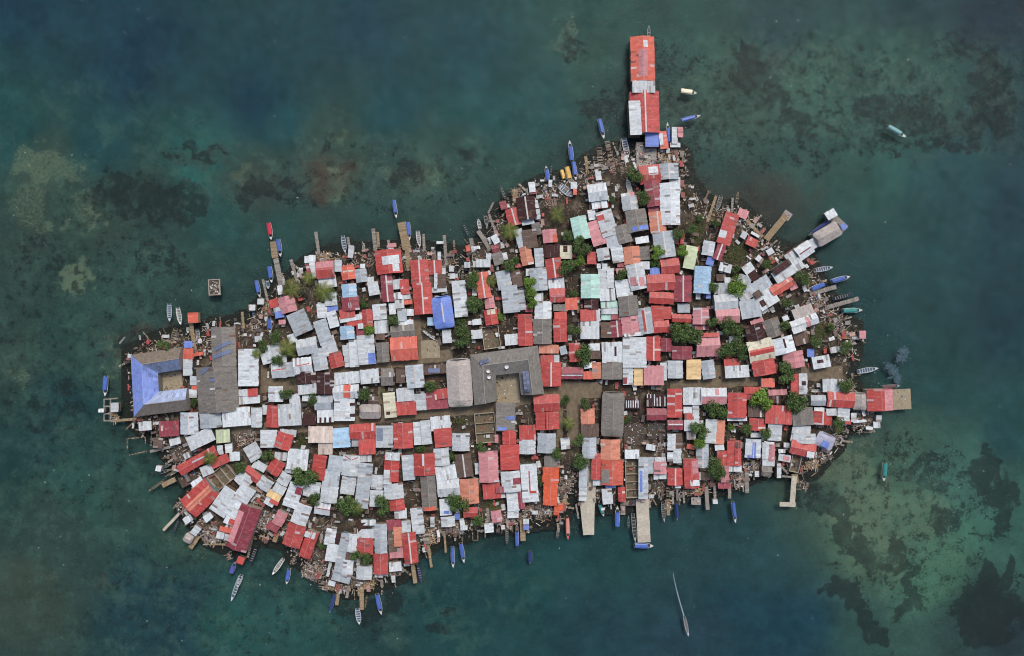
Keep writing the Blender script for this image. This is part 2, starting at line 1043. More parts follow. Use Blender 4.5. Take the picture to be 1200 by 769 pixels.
w 240 165 80 60 -35 s
w 320 265 60 100 38 s
h 245 345 80 80 30 u
P 340 320 260 440 45 t
D 450 310 170 170 -20 z
w 640 160 90 110 25 s
q r 655 190 60 50 25
o 600 265 120 40 15 s
p 640 225 80 40 15 s
w 545 315 65 60 10 s
w 610 335 45 55 10 s
P 440 400 600 400 18 t
p 1105 155 100 130 28 v
m 1040 235 110 70 28 s
D 960 180 100 200 20 z
D 950 340 80 40 20 t
P 1080 290 1050 380 40 t
P 870 220 800 540 22 z
B 850 515 190 36 200 n
B 1085 610 180 45 215 w
B 668 615 110 50 20 u
B 725 745 120 44 200 l
r 735 550 60 60 20 s
D 620 515 50 60 -20 z
@ 325 588
w 225 115 150 190 20 v
r 160 315 170 210 18 v
r 295 400 110 250 20 v
q w 335 310 50 70 20
w 280 305 40 50 20 s
w 500 320 90 130 10 s
K 545 345 90 110 10 s
w 465 355 40 90 8 s
w 520 480 120 160 10 s
g 605 480 75 370 12 s
w 700 385 90 170 5 v
k 670 505 100 80 5 s
w 655 620 110 150 5 v
g 600 710 170 80 15 s
w 485 635 22 130 12 s
w 815 665 145 120 3 v
r 822 415 155 155 2 v
w 830 300 160 80 0 s
w 855 195 130 50 0 s
K 795 245 70 90 0 s
g 970 345 115 270 -1 v
m 1090 215 130 90 -3 s
k 1080 360 75 220 -3 s
S 1135 330 80 180 -3 s
p 1120 480 130 90 -3 s
r 970 580 130 190 0 v
w 950 690 70 35 0 s
w 1105 610 110 80 -5 s
T 430 410 40 b
T 745 500 45 b
T 840 530 50 b
D 330 660 200 130 20 z
D 360 500 100 100 20 k
B 100 700 150 45 190 b
D 150 560 50 50 0 z
B 25 590 160 45 215 w
B 1090 715 60 30 60 g
@ 460 588
w 130 235 80 110 -3 s
r 165 430 130 285 -6 vL
w 235 180 110 240 -6 s
w 75 110 110 90 -3 s
P 185 570 215 768 38 t
B 255 680 155 30 168 U
P 335 410 365 620 24 t
P 485 290 500 480 20 t
D 360 320 70 160 -5 t
w 375 190 35 90 0 s
w 520 185 130 90 -5 v
b 605 140 45 50 0 s
w 655 215 40 110 -5 s
w 670 245 60 35 0 s
B 565 520 200 42 178 b
B 655 480 190 46 170 b
P 750 290 750 365 10 z
P 800 290 800 365 10 z
P 750 362 800 362 8 z
w 905 245 80 85 -5 s
p 975 135 95 105 -8 v
P 790 275 870 270 18 w
T 795 190 50 b
w 430 300 20 60 -10 s
w 1130 80 100 140 0 s
B 1073 300 180 28 0 g
B 1168 320 190 38 0 b
P 890 60 905 190 28 w
D 1050 170 260 90 0 z
D 560 270 220 60 0 z
@ 595 560
P 135 380 145 595 48 t
w 172 410 48 45 0 s
b 172 465 45 40 0 s
B 195 500 40 18 0 w
B 210 745 120 45 180 v
B 475 485 150 28 10 g
B 562 475 210 42 178 S
P 640 250 665 385 16 w
P 715 200 750 535 85 y
P 780 60 770 535 80 y
B 1028 360 195 50 0 b
B 880 305 120 42 158 T
B 1133 410 110 20 0 g
P 1080 230 1080 380 42 w
w 255 325 50 30 0 s
D 300 310 280 90 0 z
P 320 300 318 400 10 z
@ 730 560
P 180 200 200 605 120 y
B 105 470 270 42 175 g
B 195 635 180 60 92 b
B 380 320 185 38 175 g
B 505 315 170 32 177 v
P 425 240 425 360 28 t
D 425 250 60 90 0 t
B 1045 325 215 40 170 b
@ 350 655
D 130 140 160 110 25 z
D 360 270 240 70 5 t
P 378 280 355 440 32 t
w 310 230 60 40 15 s
B 315 420 180 38 195 v
P 470 250 450 370 28 w
P 520 290 525 390 10 z
P 590 260 592 480 40 t
P 560 270 565 350 20 t
B 630 405 110 20 188 t
D 640 240 140 80 0 t
B 560 540 150 55 172 l
B 755 425 200 52 168 b
P 1065 30 1095 250 42 t
D 860 130 100 80 0 z
D 235 250 60 80 10 z
D 540 220 90 100 0 z
@ 740 670
B 515 515 180 30 168 M
@ 0 0
B 3704 1960 170 42 172 b
B 6475 1108 190 46 75 b
B 8405 1235 200 48 120 c
B 2210 5520 250 42 200 l
t 2098 3250 232 368 -2 v
q X 2096 3240 165 36 -27
q X 2088 3320 190 36 -20
t 2040 3650 384 430 -4 v
q X 1960 3450 170 34 -38
q X 2010 3560 60 28 -5
D 1592 3576 230 200 -5 y
D 4760 3640 220 280 -3 y'''

def W(px,py,z=0.0):
    k=S*(H-z)/H
    return ((px-600)*k,(384.5-py)*k,z)
def lin(c):
    return tuple(((v/255)/12.92 if v/255<=0.04045 else ((v/255+0.055)/1.055)**2.4) for v in c)

# ---------------------------------------------------------------- materials
def newmat(name):
    m=bpy.data.materials.new(name); m.use_nodes=True
    nt=m.node_tree; nt.nodes.clear()
    o=nt.nodes.new('ShaderNodeOutputMaterial'); b=nt.nodes.new('ShaderNodeBsdfPrincipled')
    nt.links.new(b.outputs[0],o.inputs[0])
    return m,nt,b,o
def N(nt,t,**k):
    n=nt.nodes.new(t)
    for a,v in k.items(): setattr(n,a,v)
    return n
def noise(nt,scale,detail=3,rough=.6,vec=None,dist=0):
    n=N(nt,'ShaderNodeTexNoise'); n.inputs['Scale'].default_value=scale; n.inputs['Detail'].default_value=detail
    n.inputs['Roughness'].default_value=rough; n.inputs['Distortion'].default_value=dist
    if vec is not None: nt.links.new(vec,n.inputs['Vector'])
    return n.outputs['Fac']
def mrange(nt,v,a,b,c,d,smooth=False):
    n=N(nt,'ShaderNodeMapRange'); 
    if smooth: n.interpolation_type='SMOOTHSTEP'
    nt.links.new(v,n.inputs[0])
    for i,x in enumerate((a,b,c,d)): n.inputs[i+1].default_value=x
    return n.outputs[0]
def mathn(nt,op,a,b=None,clamp=False):
    n=N(nt,'ShaderNodeMath',operation=op); n.use_clamp=clamp
    for i,v in enumerate((a,b)):
        if v is None: continue
        if isinstance(v,(int,float)): n.inputs[i].default_value=v
        else: nt.links.new(v,n.inputs[i])
    return n.outputs[0]
def mix(nt,f,a,b,mode='MIX'):
    n=N(nt,'ShaderNodeMix',data_type='RGBA',blend_type=mode)
    for s,v in ((n.inputs[0],f),(n.inputs[6],a),(n.inputs[7],b)):
        if isinstance(v,(int,float)): s.default_value=v
        elif isinstance(v,tuple): s.default_value=v+(1,)
        else: nt.links.new(v,s)
    return n.outputs[2]
def pos(nt):
    return N(nt,'ShaderNodeNewGeometry').outputs['Position']
def attr(nt,name='Col',out='Color'):
    a=N(nt,'ShaderNodeAttribute'); a.attribute_name=name; return a.outputs[out]
def bump(nt,b,h,strength,dist):
    n=N(nt,'ShaderNodeBump'); n.inputs['Strength'].default_value=strength; n.inputs['Distance'].default_value=dist
    nt.links.new(h,n.inputs['Height']); nt.links.new(n.outputs[0],b.inputs['Normal'])
def attr_mat(name,amp=.25,scale=1.5,fine=6,rough=.6,spec=.3,stain=None,stain_amt=0,stain_scale=.7,metal=0,grain=0,streak=0):
    m,nt,b,o=newmat(name); p=pos(nt)
    c=attr(nt)
    n1=noise(nt,scale,4,.65,p); f=mrange(nt,n1,.3,.7,1-amp,1+amp)
    n2=noise(nt,fine,3,.7,p); g=mrange(nt,n2,.3,.7,1-amp*.5,1+amp*.5)
    v=mathn(nt,'MULTIPLY',f,g)
    cc=N(nt,'ShaderNodeCombineColor')
    for i in range(3): nt.links.new(v,cc.inputs[i])
    c=mix(nt,1.0,c,cc.outputs[0],'MULTIPLY')
    if stain:
        s=noise(nt,stain_scale,5,.75,p,.6); s=mrange(nt,s,.56,.72,0,stain_amt,True)
        c=mix(nt,s,c,stain)
    if streak:
        tc=N(nt,'ShaderNodeTexCoord'); mp=N(nt,'ShaderNodeMapping'); mp.inputs['Scale'].default_value=(1.6,.22,1); nt.links.new(tc.outputs['Object'],mp.inputs[0])
        oi=N(nt,'ShaderNodeObjectInfo'); cx=N(nt,'ShaderNodeCombineXYZ'); nt.links.new(mathn(nt,'MULTIPLY',oi.outputs['Random'],97.0),cx.inputs[0]); nt.links.new(cx.outputs[0],mp.inputs['Location'])
        sn=noise(nt,1.0,4,.7,mp.outputs[0])
        c=mix(nt,mrange(nt,sn,.52,.7,0,streak,True),c,lin((92,74,64)))
        c=mix(nt,mrange(nt,sn,.46,.3,0,streak*.6,True),c,lin((214,206,202)))
    nt.links.new(c,b.inputs['Base Color'])
    b.inputs['Roughness'].default_value=rough
    b.inputs['Specular IOR Level'].default_value=spec
    b.inputs['Metallic'].default_value=metal
    return m
M={}
M['tin']=attr_mat('corrugated_tin',.16,.8,5,.55,.35,lin((120,96,84)),.5,.5,streak=.32)
M['painted']=attr_mat('painted_tin',.12,.5,4,.5,.35,lin((204,176,172)),.42,.35,streak=.38)
M['wood']=attr_mat('weathered_wood',.35,2.5,12,.85,.15)
M['wall']=attr_mat('board_wall',.2,1.5,9,.8,.2)
M['thatch']=attr_mat('weathered_fibre_roof',.22,1.2,9,.9,.1,lin((74,71,68)),.45,.6,streak=.3)
M['concrete']=attr_mat('stained_concrete',.16,.8,6,.85,.2,lin((95,88,76)),.6,.5)
M['boat']=attr_mat('painted_fibreglass',.08,1.0,5,.4,.4)
M['bark']=attr_mat('bark',.3,3,9,.9,.1)
M['panel']=attr_mat('solar_glass',.1,1,4,.25,.5)
# leaves
def leafmat(name):
    m,nt,b,o=newmat(name)
    c=attr(nt); oi=N(nt,'ShaderNodeObjectInfo')
    f=mrange(nt,oi.outputs['Random'],0,1,.8,1.15)
    hs=N(nt,'ShaderNodeHueSaturation'); hs.inputs['Saturation'].default_value=.95
    nt.links.new(f,hs.inputs['Value']); nt.links.new(c,hs.inputs['Color'])
    nt.links.new(hs.outputs[0],b.inputs['Base Color'])
    b.inputs['Roughness'].default_value=.6; b.inputs['Specular IOR Level'].default_value=.25
    t=N(nt,'ShaderNodeBsdfTranslucent'); nt.links.new(hs.outputs[0],t.inputs[0])
    ms=N(nt,'ShaderNodeMixShader'); ms.inputs[0].default_value=.25
    nt.links.new(b.outputs[0],ms.inputs[1]); nt.links.new(t.outputs[0],ms.inputs[2]); nt.links.new(ms.outputs[0],o.inputs[0])
    return m
M['leaf']=leafmat('leaf')

# ---------------------------------------------------------------- mesh builder
class MB:
    def __init__(s): s.v=[]; s.f=[]; s.c=[]
    def quad(s,pts,c):
        n=len(s.v); s.v+= [tuple(p) for p in pts]; s.f.append(tuple(range(n,n+len(pts)))); s.c.append(c)
    def box(s,x0,y0,z0,x1,y1,z1,c,rot=0,cx=0,cy=0,side=None):
        P=[(x0,y0,z0),(x1,y0,z0),(x1,y1,z0),(x0,y1,z0),(x0,y0,z1),(x1,y0,z1),(x1,y1,z1),(x0,y1,z1)]
        if rot:
            a,b=math.cos(rot),math.sin(rot); P=[(a*x-b*y,b*x+a*y,z) for x,y,z in P]
        P=[(x+cx,y+cy,z) for x,y,z in P]
        s.hexa(P,c,side)
    def hexa(s,P,c,side=None):
        n=len(s.v); s.v+=P
        for i,f in enumerate(((4,5,6,7),(3,2,1,0),(0,1,5,4),(1,2,6,5),(2,3,7,6),(3,0,4,7))):
            s.f.append(tuple(n+k for k in f)); s.c.append(c if i==0 or side is None else side)
    def slab(s,a,b,c_,d,t,col):
        """thin sheet through four points, thickness t below"""
        P=[(p[0],p[1],p[2]-t) for p in (a,b,c_,d)]+[tuple(p) for p in (a,b,c_,d)]
        s.hexa(P,col)
    def cyl(s,p0,p1,r0,r1,n,c,cap=True):
        p0=Vector(p0);p1=Vector(p1); d=(p1-p0).normalized(); u=d.orthogonal().normalized(); w=d.cross(u)
        b=len(s.v)
        for p,r in ((p0,r0),(p1,r1)):
            for i in range(n):
                a=2*math.pi*i/n; s.v.append(tuple(p+u*math.cos(a)*r+w*math.sin(a)*r))
        for i in range(n):
            j=(i+1)%n; s.f.append((b+i,b+j,b+n+j,b+n+i)); s.c.append(c)
        if cap:
            s.f.append(tuple(b+n+i for i in range(n))); s.c.append(c)
            s.f.append(tuple(b+i for i in reversed(range(n)))); s.c.append(c)
    def mesh(s,name,mat):
        me=bpy.data.meshes.new(name); me.from_pydata(s.v,[],s.f)
        a=me.attributes.new('Col','FLOAT_COLOR','FACE')
        arr=np.ones((len(s.f),4),dtype=np.float32); arr[:,:3]=np.array(s.c,dtype=np.float32); a.data.foreach_set('color',arr.ravel())
        me.materials.append(M[mat]); me.update(); return me
    def obj(s,name,mat,parent=None): return link(name,s.mesh(name,mat),parent)
def link(name,me,parent=None):
    o=bpy.data.objects.new(name,me); COL.objects.link(o)
    if parent: o.parent=parent
    return o
def jit(c,a=.06):
    k=1+random.gauss(0,a); return tuple(max(0,min(.95,x*k)) for x in c)
def lerp(a,b,t): return tuple(x*(1-t)+y*t for x,y in zip(a,b))

# ---------------------------------------------------------------- read the survey
COLS={'r':((184,74,68),'red'),'m':((140,60,72),'crimson'),'p':((198,136,140),'faded pink'),'o':((210,102,82),'orange-red'),
'S':((210,138,112),'salmon'),'O':((214,96,64),'bright orange'),'w':((204,211,214),'white'),'g':((176,185,191),'grey-white'),'c':((160,192,216),'light blue'),
'b':((108,134,206),'blue'),'N':((176,214,202),'mint green'),'t':((128,124,118),'weathered grey'),'k':((104,88,80),'rusty brown'),
'K':((70,48,48),'dark maroon'),'y':((206,202,180),'cream'),'G':((196,208,170),'pale green'),'e':((228,196,144),'apricot'),
'h':((176,168,162),'beige'),'x':((206,192,180),'rust-streaked white'),'l':((170,172,190),'lilac'),'d':((120,132,150),'slate'),'X':((112,122,150),'solar')}
items=[]; tile=0; ox=oy=0; cur=None
for ln in DATA.splitlines():
    t=ln.split()
    if not t: continue
    if t[0]=='@': ox,oy=float(t[1]),float(t[2]); tile+=1; cur=None; continue
    v=[float(x) for x in t[1:] if re.match(r'^-?[\d.]+$',x)]
    k=t[-1]
    if t[0]=='q':
        if cur is not None: cur['q'].append((t[1],ox+v[0]/8,oy+v[1]/8,v[2]/8,v[3]/8,v[4]))
        continue
    d=dict(tile=tile,k=k,big=(ox==0))
    if t[0] in 'PR':
        d.update(t=t[0],x1=ox+v[0]/8,y1=oy+v[1]/8,x2=ox+v[2]/8,y2=oy+v[3]/8,w=v[4]/8)
        d['x']=(d['x1']+d['x2'])/2; d['y']=(d['y1']+d['y2'])/2
    else:
        d.update(x=ox+v[0]/8,y=oy+v[1]/8,w=v[2]/8,h=(v[3] if len(v)>3 else v[2])/8,a=(v[4] if len(v)>4 else 0),q=[])
        d['t']=t[0] if t[0] in ('B','D','W','T','F','C') else 'H'
        d['c']=t[0]
        if d['t']=='H': cur=d
    d['edge']=min(v[0],1200-v[0],v[1],768-v[1]) if ox>0 else 999
    items.append(d)
def inside(d,x,y,grow=0):
    a=R(d['a']); dx=x-d['x']; dy=y-d['y']
    u=dx*math.cos(a)+dy*math.sin(a); w=-dx*math.sin(a)+dy*math.cos(a)
    return abs(u)<=d['w']/2+grow and abs(w)<=d['h']/2+grow
def samples(d,n=6):
    a=R(d['a']); out=[]
    for i in range(n):
        for j in range(n):
            u=((i+.5)/n-.5)*d['w']; w=((j+.5)/n-.5)*d['h']
            out.append((d['x']+u*math.cos(a)-w*math.sin(a),d['y']+u*math.sin(a)+w*math.cos(a)))
    return out
houses=[d for d in items if d['t']=='H']
drop=set()
for i,a in enumerate(houses):
    for j in range(i+1,len(houses)):
        b=houses[j]
        if i in drop or j in drop or a['tile']==b['tile']: continue
        if abs(a['x']-b['x'])>60 or abs(a['y']-b['y'])>70: continue
        sm,lg=(a,b) if a['w']*a['h']<b['w']*b['h'] else (b,a)
        f=sum(inside(lg,x,y) for x,y in samples(sm))/36
        ratio=sm['w']*sm['h']/(lg['w']*lg['h'])
        if f>.55 and ratio>.45:
            w_=j if a['edge']>b['edge'] else i
            drop.add(w_)
        elif f>.6:
            drop.add(i if sm is a else j)
houses=[d for i,d in enumerate(houses) if i not in drop]
def dedupe(L,key):
    out=[]
    for d in L:
        if not any(key(d,e) for e in out): out.append(d)
    return out
boats=dedupe([d for d in items if d['t']=='B'],lambda a,b:a['tile']!=b['tile'] and math.hypot(a['x']-b['x'],a['y']-b['y'])<5)
trees=dedupe([d for d in items if d['t']=='T'],lambda a,b:a['tile']!=b['tile'] and math.hypot(a['x']-b['x'],a['y']-b['y'])<6)
piers=dedupe([d for d in items if d['t']=='P'],lambda a,b:a['tile']!=b['tile'] and math.hypot(a['x']-b['x'],a['y']-b['y'])<5)
decks=[d for d in items if d['t']=='D']; yards=[d for d in items if d['t']=='W']; grasses=[d for d in items if d['t']=='F']
roads=[d for d in items if d['t']=='R']
# roof levels: unique heights; a shed traced on top of a bigger roof sits above it
for i,d in enumerate(houses):
    if not d['big']: d['w']+=.7; d['h']+=.7
    A=d['w']*d['h']; d['A']=A
    d['z']=LAND+2.2+min(1.3,A/500)+random.uniform(0,.7)
    if d['k'][0]=='s' and A<80: d['z']-=.4
    if '^' in d['k']: d['z']=LAND+5.6
for i,d in enumerate(houses):
    for e in houses[:i]:
        if e['tile']==d['tile'] and e['A']>d['A']*1.4 and inside(e,d['x'],d['y']): d['z']=max(d['z'],e['z']+1.0)
houses.sort(key=lambda d:-d['A'])
print('COUNTS houses',len(houses),'boats',len(boats),'trees',len(trees),'piers',len(piers))

# ---------------------------------------------------------------- labels
LM=[('the blue U-shaped roof',180,452),('the grey solar-panel hall',256,440),('the long orange pier hall',753,75),
('the sandy square courtyard',595,452),('the blue hipped roof',519,366),('the long red hall',495,335),
('the long grey vaulted hall',717,482),('the upper mint roof',680,268),('the lower mint roof',692,335),
('the long white hall',786,240),('the beige jetty pavilion',970,274),('the pale blue roof',823,328),
('the salmon gabled roof',474,408),('the cream red-banded roof',891,410),('the big crimson shore hall',286,619),
('the tilted orange-striped hall',234,583),('the bright orange twin roofs',646,567),('the western concrete quay',688,605),
('the blue-ended concrete quay',752,615),('the eastern dock house',1031,469),('the roofless walled yard',259,559),
('the L-shaped concrete pier',930,575),('the round lilac roof',967,517),('the big white square roof',744,413),
('the rust-streaked roof',378,510),('the long tapering grey roof',598,338),('the dark maroon shore roof',617,244),
('the tall beige hall',538,448),('the rounded beige roof',434,482),('the checkered orange roof',717,553)]
DIRS=['east','north-east','north','north-west','west','south-west','south','south-east']
ORD=['','second','third','fourth','fifth','sixth','seventh','eighth','ninth','tenth']+['%dth'%i for i in range(11,99)]
def label_all(L,prefix,noun):
    """prefix(d)->adjectives+kind; noun(d)->short phrase counted in the ordinal. Picks the landmark and compass sector with the lowest count."""
    for d in L:
        best=None
        for nm,lx,ly in sorted(LM,key=lambda m:math.hypot(m[1]-d['x'],m[2]-d['y']))[:5]:
            dx,dy=d['x']-lx,ly-d['y']; r=math.hypot(dx,dy)
            if r<9: continue
            s=int(round(math.degrees(math.atan2(dy,dx))/45))%8
            k=0
            for e in L:
                if e is d or noun(e)!=noun(d): continue
                ex,ey=e['x']-lx,ly-e['y']
                if int(round(math.degrees(math.atan2(ey,ex))/45))%8==s and math.hypot(ex,ey)<r: k+=1
            score=k*14+r
            if best is None or score<best[0]: best=(score,k,s,nm)
        _,k,s,nm=best
        o='nearest' if k==0 else ORD[k]
        pf=prefix(d); lb=f"{pf}, {o} {noun(d)} {DIRS[s]} of {nm}"
        if len(re.findall(r"[A-Za-z0-9][A-Za-z0-9'-]*",lb))>15: lb=lb.replace('flat ','',1).replace('gabled ','',1)
        d['label']=lb
def hsize(d):
    A=d['A']; asp=max(d['w'],d['h'])/min(d['w'],d['h'])
    if asp>2.2: return 'long'
    return 'large' if A>650 else ('small' if A<150 else '')
label_all(houses,lambda d:' '.join(x for x in (hsize(d),COLS[d['c']][1],'gabled' if d['k'][0] in 'vu' else 'flat','roof') if x),lambda d:COLS[d['c']][1]+' roof')
def tag(o,label,cat,group=None,kind=None):
    if label: o['label']=label
    if cat: o['category']=cat
    if group: o['group']=group
    if kind: o['kind']=kind
    return o
def empty(name,x,y,z,rot=0):
    o=bpy.data.objects.new(name,None); COL.objects.link(o); o.location=(x,y,z); o.rotation_euler=(0,0,rot); o.empty_display_size=.5
    return o

# ---------------------------------------------------------------- land
OUT=[(738,186),(745,178),(797,183),(801,215),(812,225),(820,238),(838,246),(852,250),(866,248),(880,262),(893,282),(905,292),(925,300),(940,300),(952,322),(962,345),(972,358),(982,376),(992,390),(1003,389),(1000,410),(992,425),(990,440),(998,455),(1001,470),(1003,490),(985,500),(978,520),(965,532),(952,548),(930,548),(905,545),(880,553),(860,562),(840,568),(815,574),(780,576),(760,580),(735,588),(700,589),(683,586),(672,566),(658,572),(655,606),(635,607),(610,612),(590,612),(560,615),(540,624),(515,624),(495,638),(480,640),(468,668),(440,680),(410,690),(385,676),(365,660),(348,650),(338,632),(318,628),(300,615),(285,640),(265,636),(245,628),(228,606),(218,596),(232,575),(236,562),(218,558),(208,540),(198,528),(188,508),(165,496),(158,487),(155,418),(185,402),(212,396),(230,400),(250,386),(275,385),(285,378),(300,380),(303,366),(315,356),(328,342),(345,330),(360,315),(376,306),(395,300),(440,298),(480,294),(532,302),(536,322),(548,326),(553,300),(566,290),(576,272),(588,252),(604,240),(622,226),(645,216),(665,214),(680,204),(690,194),(710,184),(725,180)]
poly=np.array([W(x,y)[:2] for x,y in OUT])
def sdf(px,py):
    """signed distance to the shore, positive inside"""
    best=np.full(px.shape,1e9); ins=np.zeros(px.shape,bool)
    n=len(poly)
    for i in range(n):
        ax,ay=poly[i]; bx,by=poly[(i+1)%n]
        dx,dy=bx-ax,by-ay; t=np.clip(((px-ax)*dx+(py-ay)*dy)/(dx*dx+dy*dy),0,1)
        best=np.minimum(best,np.hypot(px-ax-t*dx,py-ay-t*dy))
        c=((ay>py)!=(by>py)); xx=ax+(py-ay)*dx/(dy if dy else 1e-9)
        ins^=(c&(px<xx))
    return np.where(ins,best,-best)
def vnoise(x,y,scale,seed):
    """smooth value noise, 0..1"""
    r=np.random.default_rng(seed); T=r.random((64,64))
    u=x/scale+200; v=y/scale+200; i=np.floor(u).astype(int); j=np.floor(v).astype(int); fu=u-i; fv=v-j
    fu=fu*fu*(3-2*fu); fv=fv*fv*(3-2*fv); g=lambda a,b:T[a%64,b%64]
    return (g(i,j)*(1-fu)+g(i+1,j)*fu)*(1-fv)+(g(i,j+1)*(1-fu)+g(i+1,j+1)*fu)*fv
def grid_obj(name,xs,ys,zfun,mat,keep=None,attrs=None):
    X,Y=np.meshgrid(xs,ys,indexing='ij'); Z=zfun(X,Y)
    nx,ny=X.shape; co=np.stack([X,Y,Z],-1).reshape(-1,3).astype(np.float32)
    idx=np.arange(nx*ny).reshape(nx,ny)
    q=np.stack([idx[:-1,:-1],idx[1:,:-1],idx[1:,1:],idx[:-1,1:]],-1).reshape(-1,4)
    if keep is not None:
        K=keep(X,Y).ravel(); q=q[K[q].any(1)]
        used=np.unique(q); remap=-np.ones(nx*ny,int); remap[used]=np.arange(len(used)); q=remap[q]; co=co[used]
    else: used=slice(None)
    me=bpy.data.meshes.new(name); me.vertices.add(len(co)); me.vertices.foreach_set('co',co.ravel())
    me.loops.add(q.size); me.loops.foreach_set('vertex_index',q.ravel().astype(np.int32))
    me.polygons.add(len(q)); me.polygons.foreach_set('loop_start',np.arange(0,q.size,4,dtype=np.int32)); me.polygons.foreach_set('use_smooth',np.ones(len(q),bool))
    me.update(calc_edges=True)
    for an,f in (attrs or {}).items():
        a=me.attributes.new(an,'FLOAT_COLOR','POINT'); arr=f(X,Y).reshape(-1,4)[used]; a.data.foreach_set('color',arr.astype(np.float32).ravel())
    me.materials.append(M[mat]); return link(name,me)
LANDC={}
def land_z(X,Y):
    d=sdf(X,Y)+(vnoise(X,Y,3.1,1)-.5)*4+(vnoise(X,Y,1.1,2)-.5)*1.5
    return np.clip(d*.45,-1.6,LAND-.08)+(vnoise(X,Y,1.3,3)-.5)*.12
m,nt,b,o=newmat('dirt'); p=pos(nt)
a1=noise(nt,.11,5,.6,p); a2=noise(nt,1.3,5,.75,p); a3=noise(nt,5,3,.8,p)
c=mix(nt,mrange(nt,a1,.4,.62,0,1,True),lin((60,54,47)),lin((84,76,64)))
c=mix(nt,mrange(nt,a2,.5,.7,0,.8,True),c,lin((46,42,38)))
c=mix(nt,mrange(nt,a3,.58,.72,0,.7,True),c,lin((112,104,94)))
g_=noise(nt,.35,4,.7,p); c=mix(nt,mrange(nt,g_,.6,.7,0,.45,True),c,lin((66,74,44)))
z=N(nt,'ShaderNodeSeparateXYZ'); nt.links.new(p,z.inputs[0])
g2=noise(nt,.22,5,.7,p)
c=mix(nt,mrange(nt,g2,.52,.66,0,.6,True),c,lin((124,112,96)))
c=mix(nt,mrange(nt,z.outputs[2],-.25,.3,1,0),c,lin((46,50,44)))
nt.links.new(c,b.inputs['Base Color']); b.inputs['Roughness'].default_value=.95; b.inputs['Specular IOR Level'].default_value=.1
bump(nt,b,a3,.6,.15); M['dirt']=m
g=grid_obj('ground',np.arange(-184,166,.8),np.arange(-128,90,.8),land_z,'dirt',keep=lambda X,Y:sdf(X,Y)>-6)
tag(g,None,None,kind='structure')
# paths
m,nt,b,o=newmat('trodden_path'); p=pos(nt)
a2=noise(nt,.5,5,.7,p); a3=noise(nt,4,4,.8,p)
c=mix(nt,mrange(nt,a2,.35,.65,0,1,True),lin((128,114,93)),lin((104,93,77)))
c=mix(nt,mrange(nt,a3,.55,.7,0,.5,True),c,lin((134,122,102)))
nt.links.new(c,b.inputs['Base Color']); b.inputs['Roughness'].default_value=.95; M['path']=m
for i,d in enumerate(roads):
    a=Vector(W(d['x1'],d['y1'],LAND)[:2]); bb=Vector(W(d['x2'],d['y2'],LAND)[:2]); w=d['w']*S/2*1.4+.25
    L=(bb-a).length; u=(bb-a)/L; n=Vector((-u.y,u.x)); mb=MB(); k=max(2,int(L/1.5)); pr=None; z=LAND+.05+.006*i
    for j in range(k+1):
        q=a+u*L*j/k; l=q+n*(w+random.uniform(-.35,.35)); r=q-n*(w+random.uniform(-.35,.35))
        if pr: mb.quad([(pr[1].x,pr[1].y,z),(r.x,r.y,z),(l.x,l.y,z),(pr[0].x,pr[0].y,z)],(1,1,1))
        pr=(l,r)
    tag(mb.obj('path','path'),None,None,kind='structure')

# ---------------------------------------------------------------- seabed and water
CP=[(0,0,33,66,82),(150,60,31,64,80),(300,120,30,66,80),(420,40,34,70,82),(560,60,36,78,84),(560,130,40,86,86),(690,20,46,84,80),(800,30,50,84,78),(920,25,46,76,78),(1060,20,38,68,74),(1190,10,36,58,68),
(0,150,40,80,80),(110,165,38,78,82),(230,190,48,98,92),(330,150,34,78,84),(450,130,34,78,84),(500,200,60,86,76),(620,120,42,84,84),(640,200,48,80,74),(690,60,54,86,76),(740,130,46,72,68),(850,60,58,90,80),(860,150,56,82,74),
(960,110,58,94,84),(1050,70,52,88,80),(1100,110,50,84,78),(1190,150,42,68,72),(950,190,54,86,78),(1040,200,50,92,86),(1130,210,42,80,84),(1190,260,36,66,76),(900,230,50,74,68),(1000,280,46,76,74),(1100,300,40,76,78),(1050,360,40,72,74),(1180,380,34,64,72),(1100,440,40,74,74),(1190,500,40,76,78),
(50,200,66,84,74),(30,260,58,76,68),(120,250,56,74,66),(190,240,46,66,64),(60,330,50,72,66),(90,390,46,74,70),(160,330,56,84,78),(230,300,50,76,72),(200,370,48,72,68),(260,340,46,72,70),(20,430,58,76,68),(80,470,36,68,70),(30,540,40,70,70),(130,430,58,84,76),
(300,215,60,78,70),(386,215,72,78,68),(400,160,60,84,74),(340,260,48,82,78),(430,250,50,80,76),(540,235,52,78,72),(590,200,50,80,74),(260,250,46,86,82),
(120,520,46,76,72),(90,570,48,84,78),(60,620,56,76,70),(40,700,66,80,70),(150,600,52,76,68),(200,650,52,78,70),(150,690,36,66,74),(200,730,36,66,74),(280,720,44,88,82),(300,690,42,74,72),(360,730,44,84,80),(430,730,44,70,70),(520,700,36,74,76),(580,740,38,74,76),(640,690,36,76,76),(720,660,40,76,76),(700,740,40,70,78),(800,650,44,76,78),(800,740,42,68,78),(880,620,42,74,76),(880,720,34,68,80),(940,740,32,66,80),
(1000,520,64,84,74),(960,580,68,86,74),(1040,560,76,104,88),(1010,640,86,110,90),(1080,600,84,114,94),(1085,690,80,120,98),(1140,560,68,104,92),(1150,620,70,110,94),(1190,620,62,100,90),(1100,650,80,118,96),(1150,720,46,66,66),(1190,740,46,62,66),(1020,740,54,84,78),
(600,640,38,72,74),(500,665,42,76,76),(420,600,40,60,56),(600,400,40,56,52),(850,300,46,66,62),(300,450,42,60,56)]
cpa=np.array(CP,float)
def pxof(X,Y): return X/S+600, 384.5-Y/S
